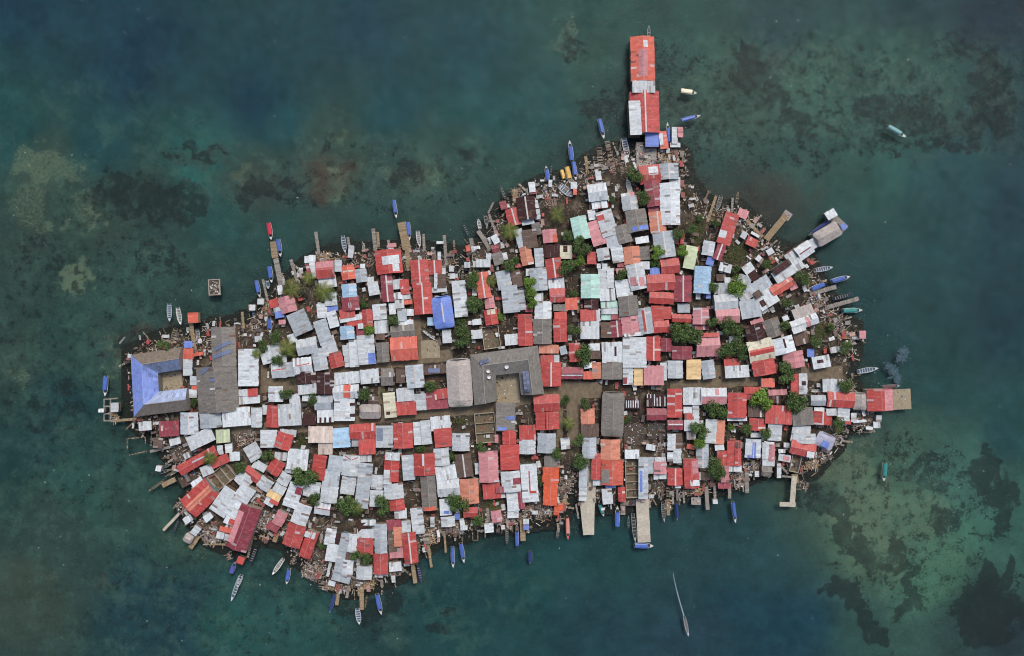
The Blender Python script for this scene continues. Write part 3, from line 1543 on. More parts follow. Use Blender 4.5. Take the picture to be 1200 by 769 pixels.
def base_col(X,Y):
    u,v=pxof(X,Y); u=np.clip(u,-60,1260); v=np.clip(v,-60,830)
    u=u+(vnoise(X,Y,24,11)-.5)*40; v=v+(vnoise(X,Y,24,12)-.5)*40
    acc=np.zeros(u.shape+(3,)); ws=np.zeros(u.shape)
    for x,y,r,g,b_ in CP:
        w=1/((u-x)**2+(v-y)**2+300)**1.6; acc+=w[...,None]*np.array([r,g,b_]); ws+=w
    c=acc/ws[...,None]/255
    n=(vnoise(X,Y,9,13)-.5)*.10+(vnoise(X,Y,4,14)-.5)*.07
    c=c*(1+n[...,None])
    # shallows hugging the shore darken: mud, plus shade painted into the seabed colour
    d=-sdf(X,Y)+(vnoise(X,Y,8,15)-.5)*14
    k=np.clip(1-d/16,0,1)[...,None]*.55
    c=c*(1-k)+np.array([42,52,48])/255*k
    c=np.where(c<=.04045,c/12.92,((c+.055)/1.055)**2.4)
    return np.concatenate([c,np.ones(u.shape+(1,))],-1)
def blobs(X,Y,L,seed):
    u,v=pxof(X,Y); u=u+(vnoise(X,Y,7,seed)-.5)*26+(vnoise(X,Y,2.6,seed+2)-.5)*12; v=v+(vnoise(X,Y,7,seed+1)-.5)*26+(vnoise(X,Y,2.6,seed+3)-.5)*12
    m=np.zeros(u.shape)
    for cx,cy,rx,ry,a,val in L:
        a=R(a); dx,dy=u-cx,v-cy; p_=(dx*math.cos(a)+dy*math.sin(a))/rx; q_=(-dx*math.sin(a)+dy*math.cos(a))/ry
        r=np.hypot(p_,q_); m=np.maximum(m,val*np.clip((1.45-r)/.9,0,1))
    return m
DARK=[(110,420,210,330,0,.455),(300,700,330,120,0,.45),(430,210,240,70,0,.46),(930,120,330,130,0,.475),(1070,620,180,170,0,.47),(880,82,38,30,20,.60),(915,115,30,20,40,.58),(935,145,35,25,30,.55),(990,95,50,35,0,.47),(1055,130,90,40,5,.56),(1120,60,50,28,0,.51),(1170,110,45,80,0,.57),(1060,165,70,22,0,.52),(1130,155,70,30,-10,.55),(820,210,50,30,30,.45),(960,60,60,30,0,.42),
(985,605,24,60,-35,.62),(1015,655,22,40,-40,.6),(955,575,25,30,-30,.55),(1055,640,18,40,10,.58),(1072,690,16,45,10,.62),(1095,560,45,35,0,.54),(1110,610,35,35,0,.55),(1160,560,40,45,10,.6),(1185,600,20,50,0,.58),(1060,530,30,40,0,.5),(1165,725,60,55,-25,.62),(1180,680,30,20,-30,.72),(1010,715,18,60,-42,.64),(975,690,14,22,-40,.6),(1035,745,14,30,-20,.7),(1010,560,70,50,0,.46),(1040,480,35,30,0,.42),
(150,230,75,48,10,.57),(215,235,40,30,30,.6),(190,300,60,40,0,.52),(40,300,60,40,0,.5),(120,330,30,40,0,.45),(205,180,25,12,0,.5),(240,175,45,14,0,.55),(300,222,48,22,5,.6),(345,230,30,25,0,.52),(480,200,28,18,0,.56),(430,230,40,20,0,.45),(560,185,45,14,-10,.5),(380,165,25,10,0,.5),(670,55,26,22,0,.52),(655,35,12,30,0,.5),(710,130,45,30,0,.55),(770,60,40,40,0,.5),(750,110,60,50,0,.5),(820,160,40,30,0,.5),
(83,312,5,7,0,.8),(88,342,5,12,0,.85),(430,715,60,22,-10,.58),(510,735,30,18,0,.58),(330,690,40,16,10,.47),(480,690,40,14,0,.4),(170,395,40,14,-8,.72),(200,400,30,12,0,.6),(90,550,50,40,0,.42),(60,480,60,40,0,.5),(230,690,60,30,0,.42),(120,640,60,30,20,.42),(150,700,50,40,0,.42),(640,75,18,22,0,.45)]
LITE=[(110,420,200,320,0,.42),(300,700,330,110,0,.42),(430,200,230,50,0,.44),(950,110,300,90,0,.46),(45,195,60,32,5,.53),(30,240,40,35,0,.5),(95,235,28,40,0,.5),(55,265,18,18,0,.54),(108,252,12,14,0,.56),(18,435,26,18,0,.5),(130,425,22,40,0,.5),(85,328,18,32,0,.62),(285,205,36,8,5,.52),(386,212,32,30,0,.6),(445,190,26,12,0,.5),(500,205,26,16,0,.5),(540,190,30,14,0,.42),(395,160,14,8,0,.5),(670,45,24,30,0,.5),
(1020,600,60,75,-30,.57),(975,540,50,30,0,.55),(1000,560,50,40,0,.56),(1045,660,40,50,-10,.52),(1090,600,50,50,0,.5),(1050,690,35,60,-20,.42),(1000,520,40,25,0,.5),(1060,580,60,50,0,.42),(950,560,30,20,0,.5),(1110,660,50,50,0,.25),(200,270,40,30,0,.4),(250,250,20,14,0,.42),(180,290,16,20,0,.5),(60,680,30,14,0,.45),(150,590,60,30,30,.4),(210,640,60,26,30,.45),(280,690,40,20,10,.45),(100,510,40,30,0,.35),(110,390,20,24,0,.45),(930,560,30,18,0,.45),(60,620,40,40,0,.35)]
BRWN=[(386,212,22,20,0,1.1),(302,218,46,22,5,.35),(480,205,22,14,0,.35),(170,395,42,14,-8,.8),(905,230,50,30,20,.5),(890,85,34,26,0,.3),(118,680,14,12,0,.4),(850,230,40,30,0,.4),(800,130,30,30,0,.2),(230,178,40,10,0,.4)]
def masks(X,Y):
    return np.stack([blobs(X,Y,DARK,21),blobs(X,Y,LITE,31),blobs(X,Y,BRWN,41)*1.0,np.ones(X.shape)],-1)
m,nt,b,o=newmat('seabed'); p=pos(nt)
base=attr(nt,'Base'); ms=N(nt,'ShaderNodeSeparateColor'); nt.links.new(attr(nt,'Mask'),ms.inputs[0])
n1=noise(nt,.24,6,.68,p,.15); n2=noise(nt,.9,4,.7,p,.2); n3=noise(nt,2.2,3,.75,p); n0=noise(nt,.045,4,.6,p,.4)
nn=mathn(nt,'ADD',mathn(nt,'MULTIPLY',n1,.48),mathn(nt,'ADD',mathn(nt,'MULTIPLY',n2,.34),mathn(nt,'MULTIPLY',n3,.18)))
fd=mrange(nt,mathn(nt,'SUBTRACT',ms.outputs[0],nn),-.02,.035,0,.92,True)
nl=mathn(nt,'ADD',mathn(nt,'MULTIPLY',n2,.55),mathn(nt,'MULTIPLY',n3,.45))
fl=mrange(nt,mathn(nt,'SUBTRACT',ms.outputs[1],nl),-.06,.08,0,.6,True)
c=mix(nt,fl,base,lin((116,132,106)))
c=mix(nt,mathn(nt,'MULTIPLY',ms.outputs[2],.75),c,lin((78,62,56)))
dk=mix(nt,.5,mix(nt,1.0,c,(.50,.50,.54),'MULTIPLY'),lin((48,58,56)))
c=mix(nt,fd,c,dk)
v=mathn(nt,'MULTIPLY',mrange(nt,n2,.3,.7,.88,1.12),mrange(nt,n3,.3,.7,.86,1.14)); v=mathn(nt,'MULTIPLY',v,mrange(nt,n1,.3,.7,.88,1.12)); v=mathn(nt,'MULTIPLY',v,mrange(nt,n0,.35,.65,.92,1.08))
nc=noise(nt,.10,7,.72,p,.15); sh=mrange(nt,ms.outputs[1],.08,.35,0,1,True); cl=mathn(nt,'MULTIPLY',mrange(nt,nc,.47,.66,0,1,True),sh)
c=mix(nt,mathn(nt,'MULTIPLY',cl,.42),c,lin((78,110,96)))
v=mathn(nt,'MULTIPLY',v,1.10)
cc=N(nt,'ShaderNodeCombineColor')
for i in range(3): nt.links.new(v,cc.inputs[i])
c=mix(nt,1.0,c,cc.outputs[0],'MULTIPLY')
nt.links.new(c,b.inputs['Base Color']); b.inputs['Roughness'].default_value=1; b.inputs['Specular IOR Level'].default_value=0
M['seabed']=m
far=np.array([-9000,-3000,-1000,-500]); xs=np.concatenate([far,np.arange(-300,300.1,1.25),-far[::-1]]); ys=np.concatenate([far,np.arange(-205,205.1,1.25),-far[::-1]])
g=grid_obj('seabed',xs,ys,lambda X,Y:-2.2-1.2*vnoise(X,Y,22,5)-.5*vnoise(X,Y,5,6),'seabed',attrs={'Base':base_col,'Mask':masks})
tag(g,None,None,kind='structure')
m,nt,b,o=newmat('sea_surface'); nt.nodes.remove(b); p=pos(nt)
tr=N(nt,'ShaderNodeBsdfTransparent'); tr.inputs[0].default_value=(.95,.99,1,1)
gl=N(nt,'ShaderNodeBsdfGlossy'); gl.inputs['Roughness'].default_value=.12
fr=N(nt,'ShaderNodeFresnel'); fr.inputs[0].default_value=1.24
mp=N(nt,'ShaderNodeMapping'); mp.inputs['Scale'].default_value=(1,1.9,1); mp.inputs['Rotation'].default_value=(0,0,.35); nt.links.new(p,mp.inputs[0])
w1=noise(nt,.55,4,.65,mp.outputs[0],.3)
bn=N(nt,'ShaderNodeBump'); bn.inputs['Strength'].default_value=.9; bn.inputs['Distance'].default_value=.6; nt.links.new(w1,bn.inputs['Height'])
nt.links.new(bn.outputs[0],gl.inputs['Normal']); nt.links.new(bn.outputs[0],fr.inputs['Normal'])
mx=N(nt,'ShaderNodeMixShader'); nt.links.new(fr.outputs[0],mx.inputs[0]); nt.links.new(tr.outputs[0],mx.inputs[1]); nt.links.new(gl.outputs[0],mx.inputs[2]); nt.links.new(mx.outputs[0],o.inputs[0])
M['sea']=m
mb=MB(); mb.quad([(-9000,-9000,0),(9000,-9000,0),(9000,9000,0),(-9000,9000,0)],(1,1,1)); tag(mb.obj('water','sea'),None,None,kind='structure')

# ---------------------------------------------------------------- houses
WALLC=[(120,100,80),(150,140,125),(96,84,72),(170,165,155),(110,130,130),(140,110,90),(88,96,92)]
ALT=[lin(c) for c in ((196,200,204),(150,140,135),(120,90,76),(92,84,80),(210,206,200))]
def roof_sheets(mb,L,Wd,z0,rise,c0,kind,rough=.22,mess=.05):
    """ridge along local x. kind g=gable, s=single slope, f=hip-like arch"""
    n=max(2,round(L/.95)); dx=L/n
    slopes=[(1,),( -1,)] if kind!='s' else [(0,)]
    for sl in slopes:
        s=sl[0]
        run=Wd/2 if s else Wd
        rows=max(1,round(run/2.6))
        tint=random.uniform(-.05,.05)
        for i in range(n):
            e=random.uniform(-rough,rough*.4); strip=random.gauss(0,.055)
            xa=-L/2+i*dx; xb=xa+dx+.03
            for r in range(rows):
                t0=r/rows; t1=(r+1)/rows
                c=c0
                if random.random()<mess: c=lerp(c0,random.choice(ALT),random.uniform(.35,.9))
                k=1+strip+tint+random.gauss(0,.045); c=tuple(max(0,min(.9,x*k)) for x in c)
                def P(x,t,last):
                    y=run*t+(e if last else 0)
                    if s: return (x,s*y,z0+rise*(1-(y/run)) if kind!='a' else z0+rise*(1-(y/run)**2))
                    return (x,-Wd/2+y,z0+rise*(1-y/run))
                dz=.012*(rows-r)+(.012 if i%2 else 0)
                a=list(P(xa,t0,False)); b_=list(P(xb,t0,False)); cc=list(P(xb,min(t1+.04,1) if r<rows-1 else 1,r==rows-1)); d=list(P(xa,min(t1+.04,1) if r<rows-1 else 1,r==rows-1))
                for q in (a,b_,cc,d): q[2]+=dz
                if s==-1: a,b_,cc,d=d,cc,b_,a
                if s==1: pass
                q=[a,b_,cc,d]
                # orientation: want upward normals
                nrm=(Vector(q[1])-Vector(q[0])).cross(Vector(q[2])-Vector(q[1]))
                if nrm.z<0: q=q[::-1]
                mb.slab(q[0],q[1],q[2],q[3],.035,c)
def house_mat(c):
    if c in 'wgxc': return 'tin'
    if c in 'tkhK': return 'thatch'
    if c in 'y': return 'concrete'
    return 'painted'
def is_land(x,y): 
    return float(sdf(np.array([x]),np.array([y]))[0])
def build_house(d,i):
    c=d['c']; kind=d['k'][0]; Lf='L' in d['k']
    w,h,a=d['w'],d['h'],d['a']
    if kind=='v': w,h,a=h,w,a+90
    elif kind=='s' and w<h: w,h,a=h,w,a+90
    z=d['z']; k=S*(H-z)/H
    L,Wd=w*k,h*k
    x,y,_=W(d['x'],d['y'],z)
    onland=is_land(x,y)>-.5
    small=i>=NH
    nm='shed' if small else 'house'
    if d['big']: nm='hall'
    root=empty(nm,x,y,0,-R(a))
    lab=d['label'].replace(' roof,',' roof '+('shed' if small else 'house')+',',1) if nm!='hall' else d['label']
    tag(root,lab,'shed' if small else ('hall' if nm=='hall' else 'house'),'small tin sheds between the houses' if small else 'tin-roofed houses crowding the island')
    c0=jit(lin(COLS[c][0]),.05)
    if c in 'wg': c0=tuple(x*random.uniform(.86,1.1) for x in [1])[0:0] or tuple(v*s_ for v,s_ in zip(c0,[random.uniform(.84,1.08)]*3))
    if c in 'rmop' : c0=lerp(c0,lin((196,120,118)),random.uniform(0,.16))
    rise={'s':.35,'v':Wd*.15,'u':Wd*.15}[kind]
    if c=='h' and kind in 'uv': rise=Wd*.22
    zb=.25 if onland else 1.0
    mb=MB(); wc=lin(random.choice(WALLC)); ov=.3 if L>3 else .12
    t=.12; zt=z-.05
    X,Y=L/2-ov,Wd/2-ov
    if kind=='s':
        # side walls follow the slope
        def top(yy): return z-rise*yy/Wd-.07
        mb.hexa([(-X,-Y,zb),(X,-Y,zb),(X,Y,zb),(-X,Y,zb),(-X,-Y,top(-Y)),(X,-Y,top(-Y)),(X,Y,top(Y)),(-X,Y,top(Y))],wc)
    else:
        mb.box(-X,-Y,zb,X,Y,z-.06,wc)
        for sx in (-X,X):
            q=[(sx,-Y,z-.06),(sx,Y,z-.06),(sx,0,z+rise*(1-2*ov/Wd)-.08)]
            mb.quad(q if sx>0 else q[::-1],wc)
    mb.obj('wall','wall',root)
    mb=MB()
    if c=='h' and kind in 'uv' or (c=='t' and d['A']>1000 and not d['big']) or (c=='b' and d['A']>500) or c=='l': # hipped / rounded ends
        hip=Wd*.28; n=max(3,int(L/.8)); e=.02
        sil=[]
        for i_ in range(n+1):
            x_=-L/2+L*i_/n; m_=max(0,min(x_+L/2,L/2-x_)); f_=min(1,m_/hip); 
            wy=Wd/2*(.72+.28*math.sqrt(max(0,1-(1-f_)**2))); zz=z+rise*min(1,f_**.7)
            sil.append((x_,wy,zz))
        for i_ in range(n):
            x0,w0,z0=sil[i_]; x1,w1,z1=sil[i_+1]
            for s_ in (1,-1):
                rows=3
                for r in range(rows):
                    ta,tb=r/rows,(r+1)/rows
                    cc=jit(c0,.04)
                    A_=(x0,s_*w0*ta,z0+(z-z0)*ta); B_=(x1,s_*w1*ta,z1+(z-z1)*ta); C_=(x1,s_*w1*tb,z1+(z-z1)*tb); D_=(x0,s_*w0*tb,z0+(z-z0)*tb)
                    q=[A_,B_,C_,D_] if s_<0 else [D_,C_,B_,A_]
                    if s_<0: q=[A_,D_,C_,B_]
                    else: q=[A_,B_,C_,D_][::-1]
                    n_=(Vector(q[1])-Vector(q[0])).cross(Vector(q[2])-Vector(q[1]))
                    if n_.z<0: q=q[::-1]
                    mb.slab(q[0],q[1],q[2],q[3],.05,cc)
        roof=mb.obj('roof',house_mat(c),root); rc=None
        rl=L*.6
    else:
        roof_sheets(mb,L,Wd,z-(.5*rise if kind=='s' else 0),rise,c0,'s' if kind=='s' else 'g',.22 if L>4 else .1,.10 if c in 'wgkK' else .05)
        roof=mb.obj('roof',house_mat(c),root); rl=L
    if kind in 'vu' and not (c=='l'):
        rb=MB(); rw=.34 if Lf else .13; col=jit(lin((206,200,198)),.05) if Lf else lerp(c0,lin((200,190,188)),.25)
        zr=z+rise+.05; sl=rise/(Wd/2)
        for s_ in (1,-1):
            q=[(-rl/2,0,zr),(rl/2,0,zr),(rl/2,s_*rw,zr-sl*rw),(-rl/2,s_*rw,zr-sl*rw)]
            if s_>0: q=[q[0],q[1],q[2],q[3]]
            n_=(Vector(q[1])-Vector(q[0])).cross(Vector(q[2])-Vector(q[1]))
            if n_.z<0: q=q[::-1]
            rb.slab(q[0],q[1],q[2],q[3],.03,col)
        rb.obj('ridge_cap','painted',roof)
    # mismatched panels traced from the photo: local frame
    ca,sa=math.cos(R(a)),math.sin(R(a))
    def rz(u,v):
        if kind=='s': return z-rise*v/Wd
        return z+rise*(1-min(1,abs(v)/(Wd/2)))
    for qc,qx,qy,qw,qh,qa in d['q']:
        dx,dy=(qx-d['x'])*k,(qy-d['y'])*k
        u=dx*ca+dy*sa; v=-(-dx*sa+dy*ca)
        th=-R(qa-a); pb=MB(); lw,lh=qw*k/2,qh*k/2
        off=.09+.02*random.random(); c_=jit(lin(COLS[qc][0]),.05)
        solar=qc=='X'
        if solar: off+=.25
        nx,ny=max(1,round(lw*2/1.0)),max(1,round(lh*2/1.0))
        for ii in range(nx):
            for jj in range(ny):
                pts=[]
                for (fx,fy) in ((ii/nx,jj/ny),((ii+1)/nx,jj/ny),((ii+1)/nx,(jj+1)/ny),(ii/nx,(jj+1)/ny)):
                    g_=.06/lw/2 if solar else 0
                    px_=(fx-.5)*2*lw*(1-g_); py_=(fy-.5)*2*lh
                    ux=u+px_*math.cos(th)-py_*math.sin(th); vy=v+px_*math.sin(th)+py_*math.cos(th)
                    ux=max(-L/2+.05,min(L/2-.05,ux)); vy=max(-Wd/2+.05,min(Wd/2-.05,vy))
                    pts.append((ux,vy,rz(ux,vy)+off))
                if (Vector(pts[2])-Vector(pts[0])).length<.05: continue
                pb.slab(*pts,.03,jit(c_,.05))
        if pb.f: pb.obj('solar_panel' if solar else 'roof_panel','panel' if solar else house_mat(qc),roof)
    if not onland:
        fb=MB(); fb.box(-L/2,-Wd/2,.85,L/2,Wd/2,1.0,lin((104,92,78))); fb.obj('floor','wood',root)
        for sx in (-1,1):
            for sy in (-1,1):
                o_=link('stilt',STILT,root); o_.location=(sx*(L/2-.3),sy*(Wd/2-.3),0)
sb=MB(); sb.cyl((0,0,-3.4),(0,0,.86),.1,.09,6,lin((90,78,66))); STILT=sb.mesh('stilt','wood')
NH=min(310,sum(1 for d in houses if d['A']>110))
for i,d in enumerate(houses): build_house(d,i)

# U-shaped halls
def u_hall(O,I,cols,label,z,rise,kind='painted',gx=0):
    O=[W(*p,z) for p in O]; I=[W(*p,z) for p in I]
    cx=sum(p[0] for p in O)/4; cy=sum(p[1] for p in O)/4
    root=empty('courtyard_building',cx,cy,0); tag(root,label,'hall')
    L=lambda p,zz:(p[0]-cx,p[1]-cy,zz)
    wb=MB()
    for k in range(3):
        for A_,B_ in ((O[k],O[k+1]),(I[k+1],I[k])):
            wb.quad([L(A_,.2),L(B_,.2),L(B_,z-.05),L(A_,z-.05)],lin((130,126,118)))
    for k in (0,3): 
        mid=((O[k][0]+I[k][0])/2,(O[k][1]+I[k][1])/2)
        wb.quad([L(O[k],.2),L(I[k],.2),L(I[k],z-.05),L(mid,z+rise-.1),L(O[k],z-.05)],lin((130,126,118)))
    wb.obj('wall','wall',root)
    Mi=[((a[0]+b_[0])/2,(a[1]+b_[1])/2,z+rise) for a,b_ in zip(O,I)]
    for k in range(3):
        for side,(P0,P1) in enumerate(((O[k],O[k+1]),(I[k],I[k+1]))):
            mb=MB(); c=cols[k][side]; M0,M1=Mi[k],Mi[k+1]
            n=max(4,int(math.dist(P0[:2],P1[:2])/1.2)); rows=3
            ll=lambda a_,b_,t:tuple(a_[q]*(1-t)+b_[q]*t for q in range(3))
            for i in range(n):
                for r in range(rows):
                    q=[ll(ll(P0,P1,i/n),ll(M0,M1,i/n),r/rows),ll(ll(P0,P1,(i+1)/n),ll(M0,M1,(i+1)/n),r/rows),ll(ll(P0,P1,(i+1)/n),ll(M0,M1,(i+1)/n),(r+1)/rows),ll(ll(P0,P1,i/n),ll(M0,M1,i/n),(r+1)/rows)]
                    nn_=(Vector(q[1])-Vector(q[0])).cross(Vector(q[2])-Vector(q[1]))
                    if nn_.z<0: q=q[::-1]
                    mb.slab(*[(p_[0]-cx,p_[1]-cy,p_[2]) for p_ in q],.05,jit(lin(c),.05 if c[2]<c[0]+40 or side==0 else .12))
            o_=mb.obj('roof_slope','thatch' if max(c)<135 else 'painted',root)
    # ridge capping
    rb=MB()
    for k in range(3):
        a_,b_=Mi[k],Mi[k+1]; d_=Vector(b_)-Vector(a_); nrm=Vector((-d_.y,d_.x,0)).normalized()*.16
        q=[Vector(a_)+nrm,Vector(a_)-nrm,Vector(b_)-nrm,Vector(b_)+nrm]
        if (q[1]-q[0]).cross(q[2]-q[1]).z<0: q=q[::-1]
        rb.slab(*[(p_.x-cx,p_.y-cy,p_.z+.08) for p_ in q],.04,jit(lin([min(255,v+28) for v in cols[k][0]]),.02))
    rb.obj('ridge_cap','painted',root)
    return root,cx,cy
BL=(126,148,214); GB=(126,116,104)
u_hall([(212.5,406.8),(153.1,416.1),(156.9,488.6),(220.6,481)],[(212,433),(185,437.4),(186,459),(219,455)],[(GB,(104,120,150)),(BL,BL),((118,112,106),(160,174,204))],'large U-shaped building with blue western roof around a sandy yard on the shore',5.2,2.2)
DG=(128,125,119)
rt,cx,cy=u_hall([(556,475),(551,416),(630.5,405),(637.5,461.7)],[(582,470),(581,440),(608,437),(610.5,463)],[(DG,(116,114,108)),((126,123,117),DG),((124,121,115),(116,116,114))],'large dark grey U-shaped hall around the sandy square courtyard on the main street',5.6,2.4)
for (px,py,w,h,a) in ((567.5,423.5,11,5,-20),(617,447,7,24,-6)):
    mb=MB(); x,y,_=W(px,py,8.6); th=-R(a); nx,ny=max(1,round(w*S/1.2)),max(1,round(h*S/1.2))
    for i in range(nx):
        for j in range(ny):
            mb.box(-w*S/2+i*w*S/nx,-h*S/2+j*h*S/ny,8.35,-w*S/2+(i+.93)*w*S/nx,-h*S/2+(j+.93)*h*S/ny,8.4,jit(lin((112,120,144)),.18),th,x-cx,y-cy)
    o_=mb.obj('solar_panel','panel',rt)
def dish(px,py,z,r=.9,lab=''):
    x,y,_=W(px,py,z); root=empty('satellite_dish',x,y,z); 
    mb=MB(); rings=[]
    for i in range(5):
        rr=r*i/4; rings.append([(rr*math.cos(t_*math.pi/6),rr*math.sin(t_*math.pi/6),.5+.35*(i/4)**2) for t_ in range(12)])
    for i in range(4):
        for t_ in range(12):
            u_=(t_+1)%12
            q=[rings[i][t_],rings[i+1][t_],rings[i+1][u_],rings[i][u_]] if i else [rings[1][t_],rings[1][u_],rings[0][0]]
            mb.quad(q,lin((226,228,228)))
    mb.obj('dish','boat',root).rotation_euler=(.3,.2,0)
    mb=MB(); mb.cyl((0,0,-.6),(0,0,.55),.06,.06,6,lin((150,150,150))); mb.obj('mast','boat',root)
    tag(root,lab,'satellite dish','white dishes on the grey courtyard hall')
dish(571.8,434.2,7.6,.9,'small white dish on the west roof wing beside the sandy courtyard, upper of two')
dish(572.8,441.3,7.6,.9,'small white dish on the west roof wing beside the sandy courtyard, lower of two')
dish(593.4,429.2,7.4,1.0,'white dish on the north roof wing above the sandy courtyard')

# roofless walled plots
def yard(d,lab):
    x,y,_=W(d['x'],d['y'],2.6); L,Wd=d['w']*S,d['h']*S
    root=empty('roofless_building',x,y,0,-R(d['a'])); tag(root,lab,'unfinished building','roofless walled plots')
    wc=lin((170,160,144)); t=.28
    for nm_,b_ in (('wall',(-L/2,-Wd/2,L/2,-Wd/2+t)),('wall',(-L/2,Wd/2-t,L/2,Wd/2)),('wall',(-L/2,-Wd/2+t,-L/2+t,Wd/2-t)),('wall',(L/2-t,-Wd/2+t,L/2,Wd/2-t))):
        mb=MB(); mb.box(b_[0],b_[1],.2,b_[2],b_[3],2.6,jit(wc,.06)); mb.obj('wall','concrete',root)
    mb=MB(); mb.box(-L/2+t,-Wd/2+t,.3,L/2-t,Wd/2-t,.95,lin((112,102,84))); mb.obj('floor','concrete',root)
    k=max(1,int(max(L,Wd)/3.6))
    for i in range(1,k):
        mb=MB()
        if Wd>L: yy=-Wd/2+Wd*i/k; mb.box(-L/2+t,yy-.1,.96,L/2-t,yy+.1,2.3,jit(wc,.08))
        else: xx=-L/2+L*i/k; mb.box(xx-.1,-Wd/2+t,.96,xx+.1,Wd/2-t,2.3,jit(wc,.08))
        if k>2: mb.obj('partition','concrete',root)
    mb=MB()
    for i in range(14):
        u=random.uniform(-L/2+.6,L/2-.6); v=random.uniform(-Wd/2+.6,Wd/2-.6); s_=random.uniform(.2,.6)
        mb.box(-s_,-s_*.5,.96,s_,s_*.5,.96+random.uniform(.1,.5),jit(lin(random.choice([(150,120,100),(170,70,60),(180,176,168),(90,80,70)])),.1),random.uniform(0,3),u,v)
    tag(mb.obj('rubble','wood',root),None,None,kind='stuff')
YL=['roofless walled plot just west of the bright red roof by the main street','partitioned roofless building south of the lower street with grey-brown walls','tilted roofless walled yard behind the orange-striped shore hall','long cream roofless building with seven rooms beside the narrow grey shore roof','narrow roofless concrete enclosure at the root of the L-shaped pier','roofless walled plot']
W_names={}
for i,d in enumerate(yards):
    best=min(LM,key=lambda m:math.hypot(m[1]-d['x'],m[2]-d['y']))
    yard(d,{0:'roofless walled plot with dirt floor below the blue hipped roof and broad tree',1:'partitioned roofless building on the lower street west of the grey flat roof'}.get(i,
      'roofless walled enclosure at the root of the L-shaped concrete pier' if d['x']>900 else ('tilted roofless walled yard behind the orange-striped shore hall' if d['x']<300 else 'long cream roofless building of many small rooms above the blue-ended quay')))

# ---------------------------------------------------------------- piers and decks
PC={'w':(150,144,136),'t':(158,140,112),'z':(150,138,124),'y':(190,182,166)}
label_all(piers,lambda d:{'w':'grey plank','t':'tan plank','z':'broken dark plank','y':'pale concrete'}[d['k']]+' '+('walkway' if d['w']<3.2 else 'pier'),lambda d:{'w':'grey','t':'tan','z':'broken','y':'concrete'}[d['k']]+' pier')
pb=MB(); pb.cyl((0,0,-3.4),(0,0,1.25),.1,.09,6,lin((92,80,68))); POST=pb.mesh('post','wood')
for n_,d in enumerate(piers):
    z=.95+.011*(n_%23); x1,y1,_=W(d['x1'],d['y1'],z); x2,y2,_=W(d['x2'],d['y2'],z)
    L=math.hypot(x2-x1,y2-y1); Wd=d['w']*S; rot=math.atan2(y2-y1,x2-x1)
    root=empty('pier',(x1+x2)/2,(y1+y2)/2,0,rot)
    tag(root,d['label'],'pier','piers and walkways round the island')
    c=lin(PC[d['k']]); mb=MB()
    if d['k']=='y':
        n=max(2,int(L/3))
        for i in range(n):
            xx=-L/2+L*i/n; mb.box(xx,-Wd/2+random.uniform(-.05,.05),z-.3,xx+L/n,Wd/2+random.uniform(-.05,.05),z,jit(c,.05))
        mb.obj('deck','concrete',root)
    else:
        step=.26; n=int(L/step); gap=.0 if d['k']!='z' else .42
        for i in range(n):
            if random.random()<gap: continue
            xx=-L/2+i*step; e0,e1=random.uniform(-.1,.1),random.uniform(-.1,.1)
            mb.box(xx,-Wd/2+e0,z-.05,xx+step*.86,Wd/2+e1,z+random.uniform(0,.02),jit(c,.16))
        mb.obj('deck','wood',root)
        mb=MB()
        for s_ in (-1,1): mb.box(-L/2,s_*(Wd/2-.15)-.06,z-.22,L/2,s_*(Wd/2-.15)+.06,z-.06,jit(lin((98,86,72)),.1))
        mb.obj('beam','wood',root)
    k=max(2,min(7,int(L/3)+1))
    for i in range(k):
        for s_ in (-1,1):
            o_=link('post',POST,root); o_.location=(-L/2+.2+(L-.4)*i/(k-1),s_*(Wd/2-.05)+(0 if Wd>.8 else s_*.1),(-.35 if d['k']=='y' else random.uniform(-.35,.1)))
DC={'w':(158,152,144),'t':(160,138,108),'z':(140,126,112),'y':(158,147,124),'k':(84,76,68),'c':(150,146,138)}
label_all(decks,lambda d:{'w':'grey littered concrete platform','t':'tan plank platform','z':'ramshackle dark plank platform','y':'bare sandy concrete yard','k':'dark littered yard slab','c':'square crate-like raft of pale rubble'}[d['k']],lambda d:{'w':'grey','t':'tan','z':'ramshackle','y':'bare','k':'dark','c':'crate-like'}[d['k']]+' platform')
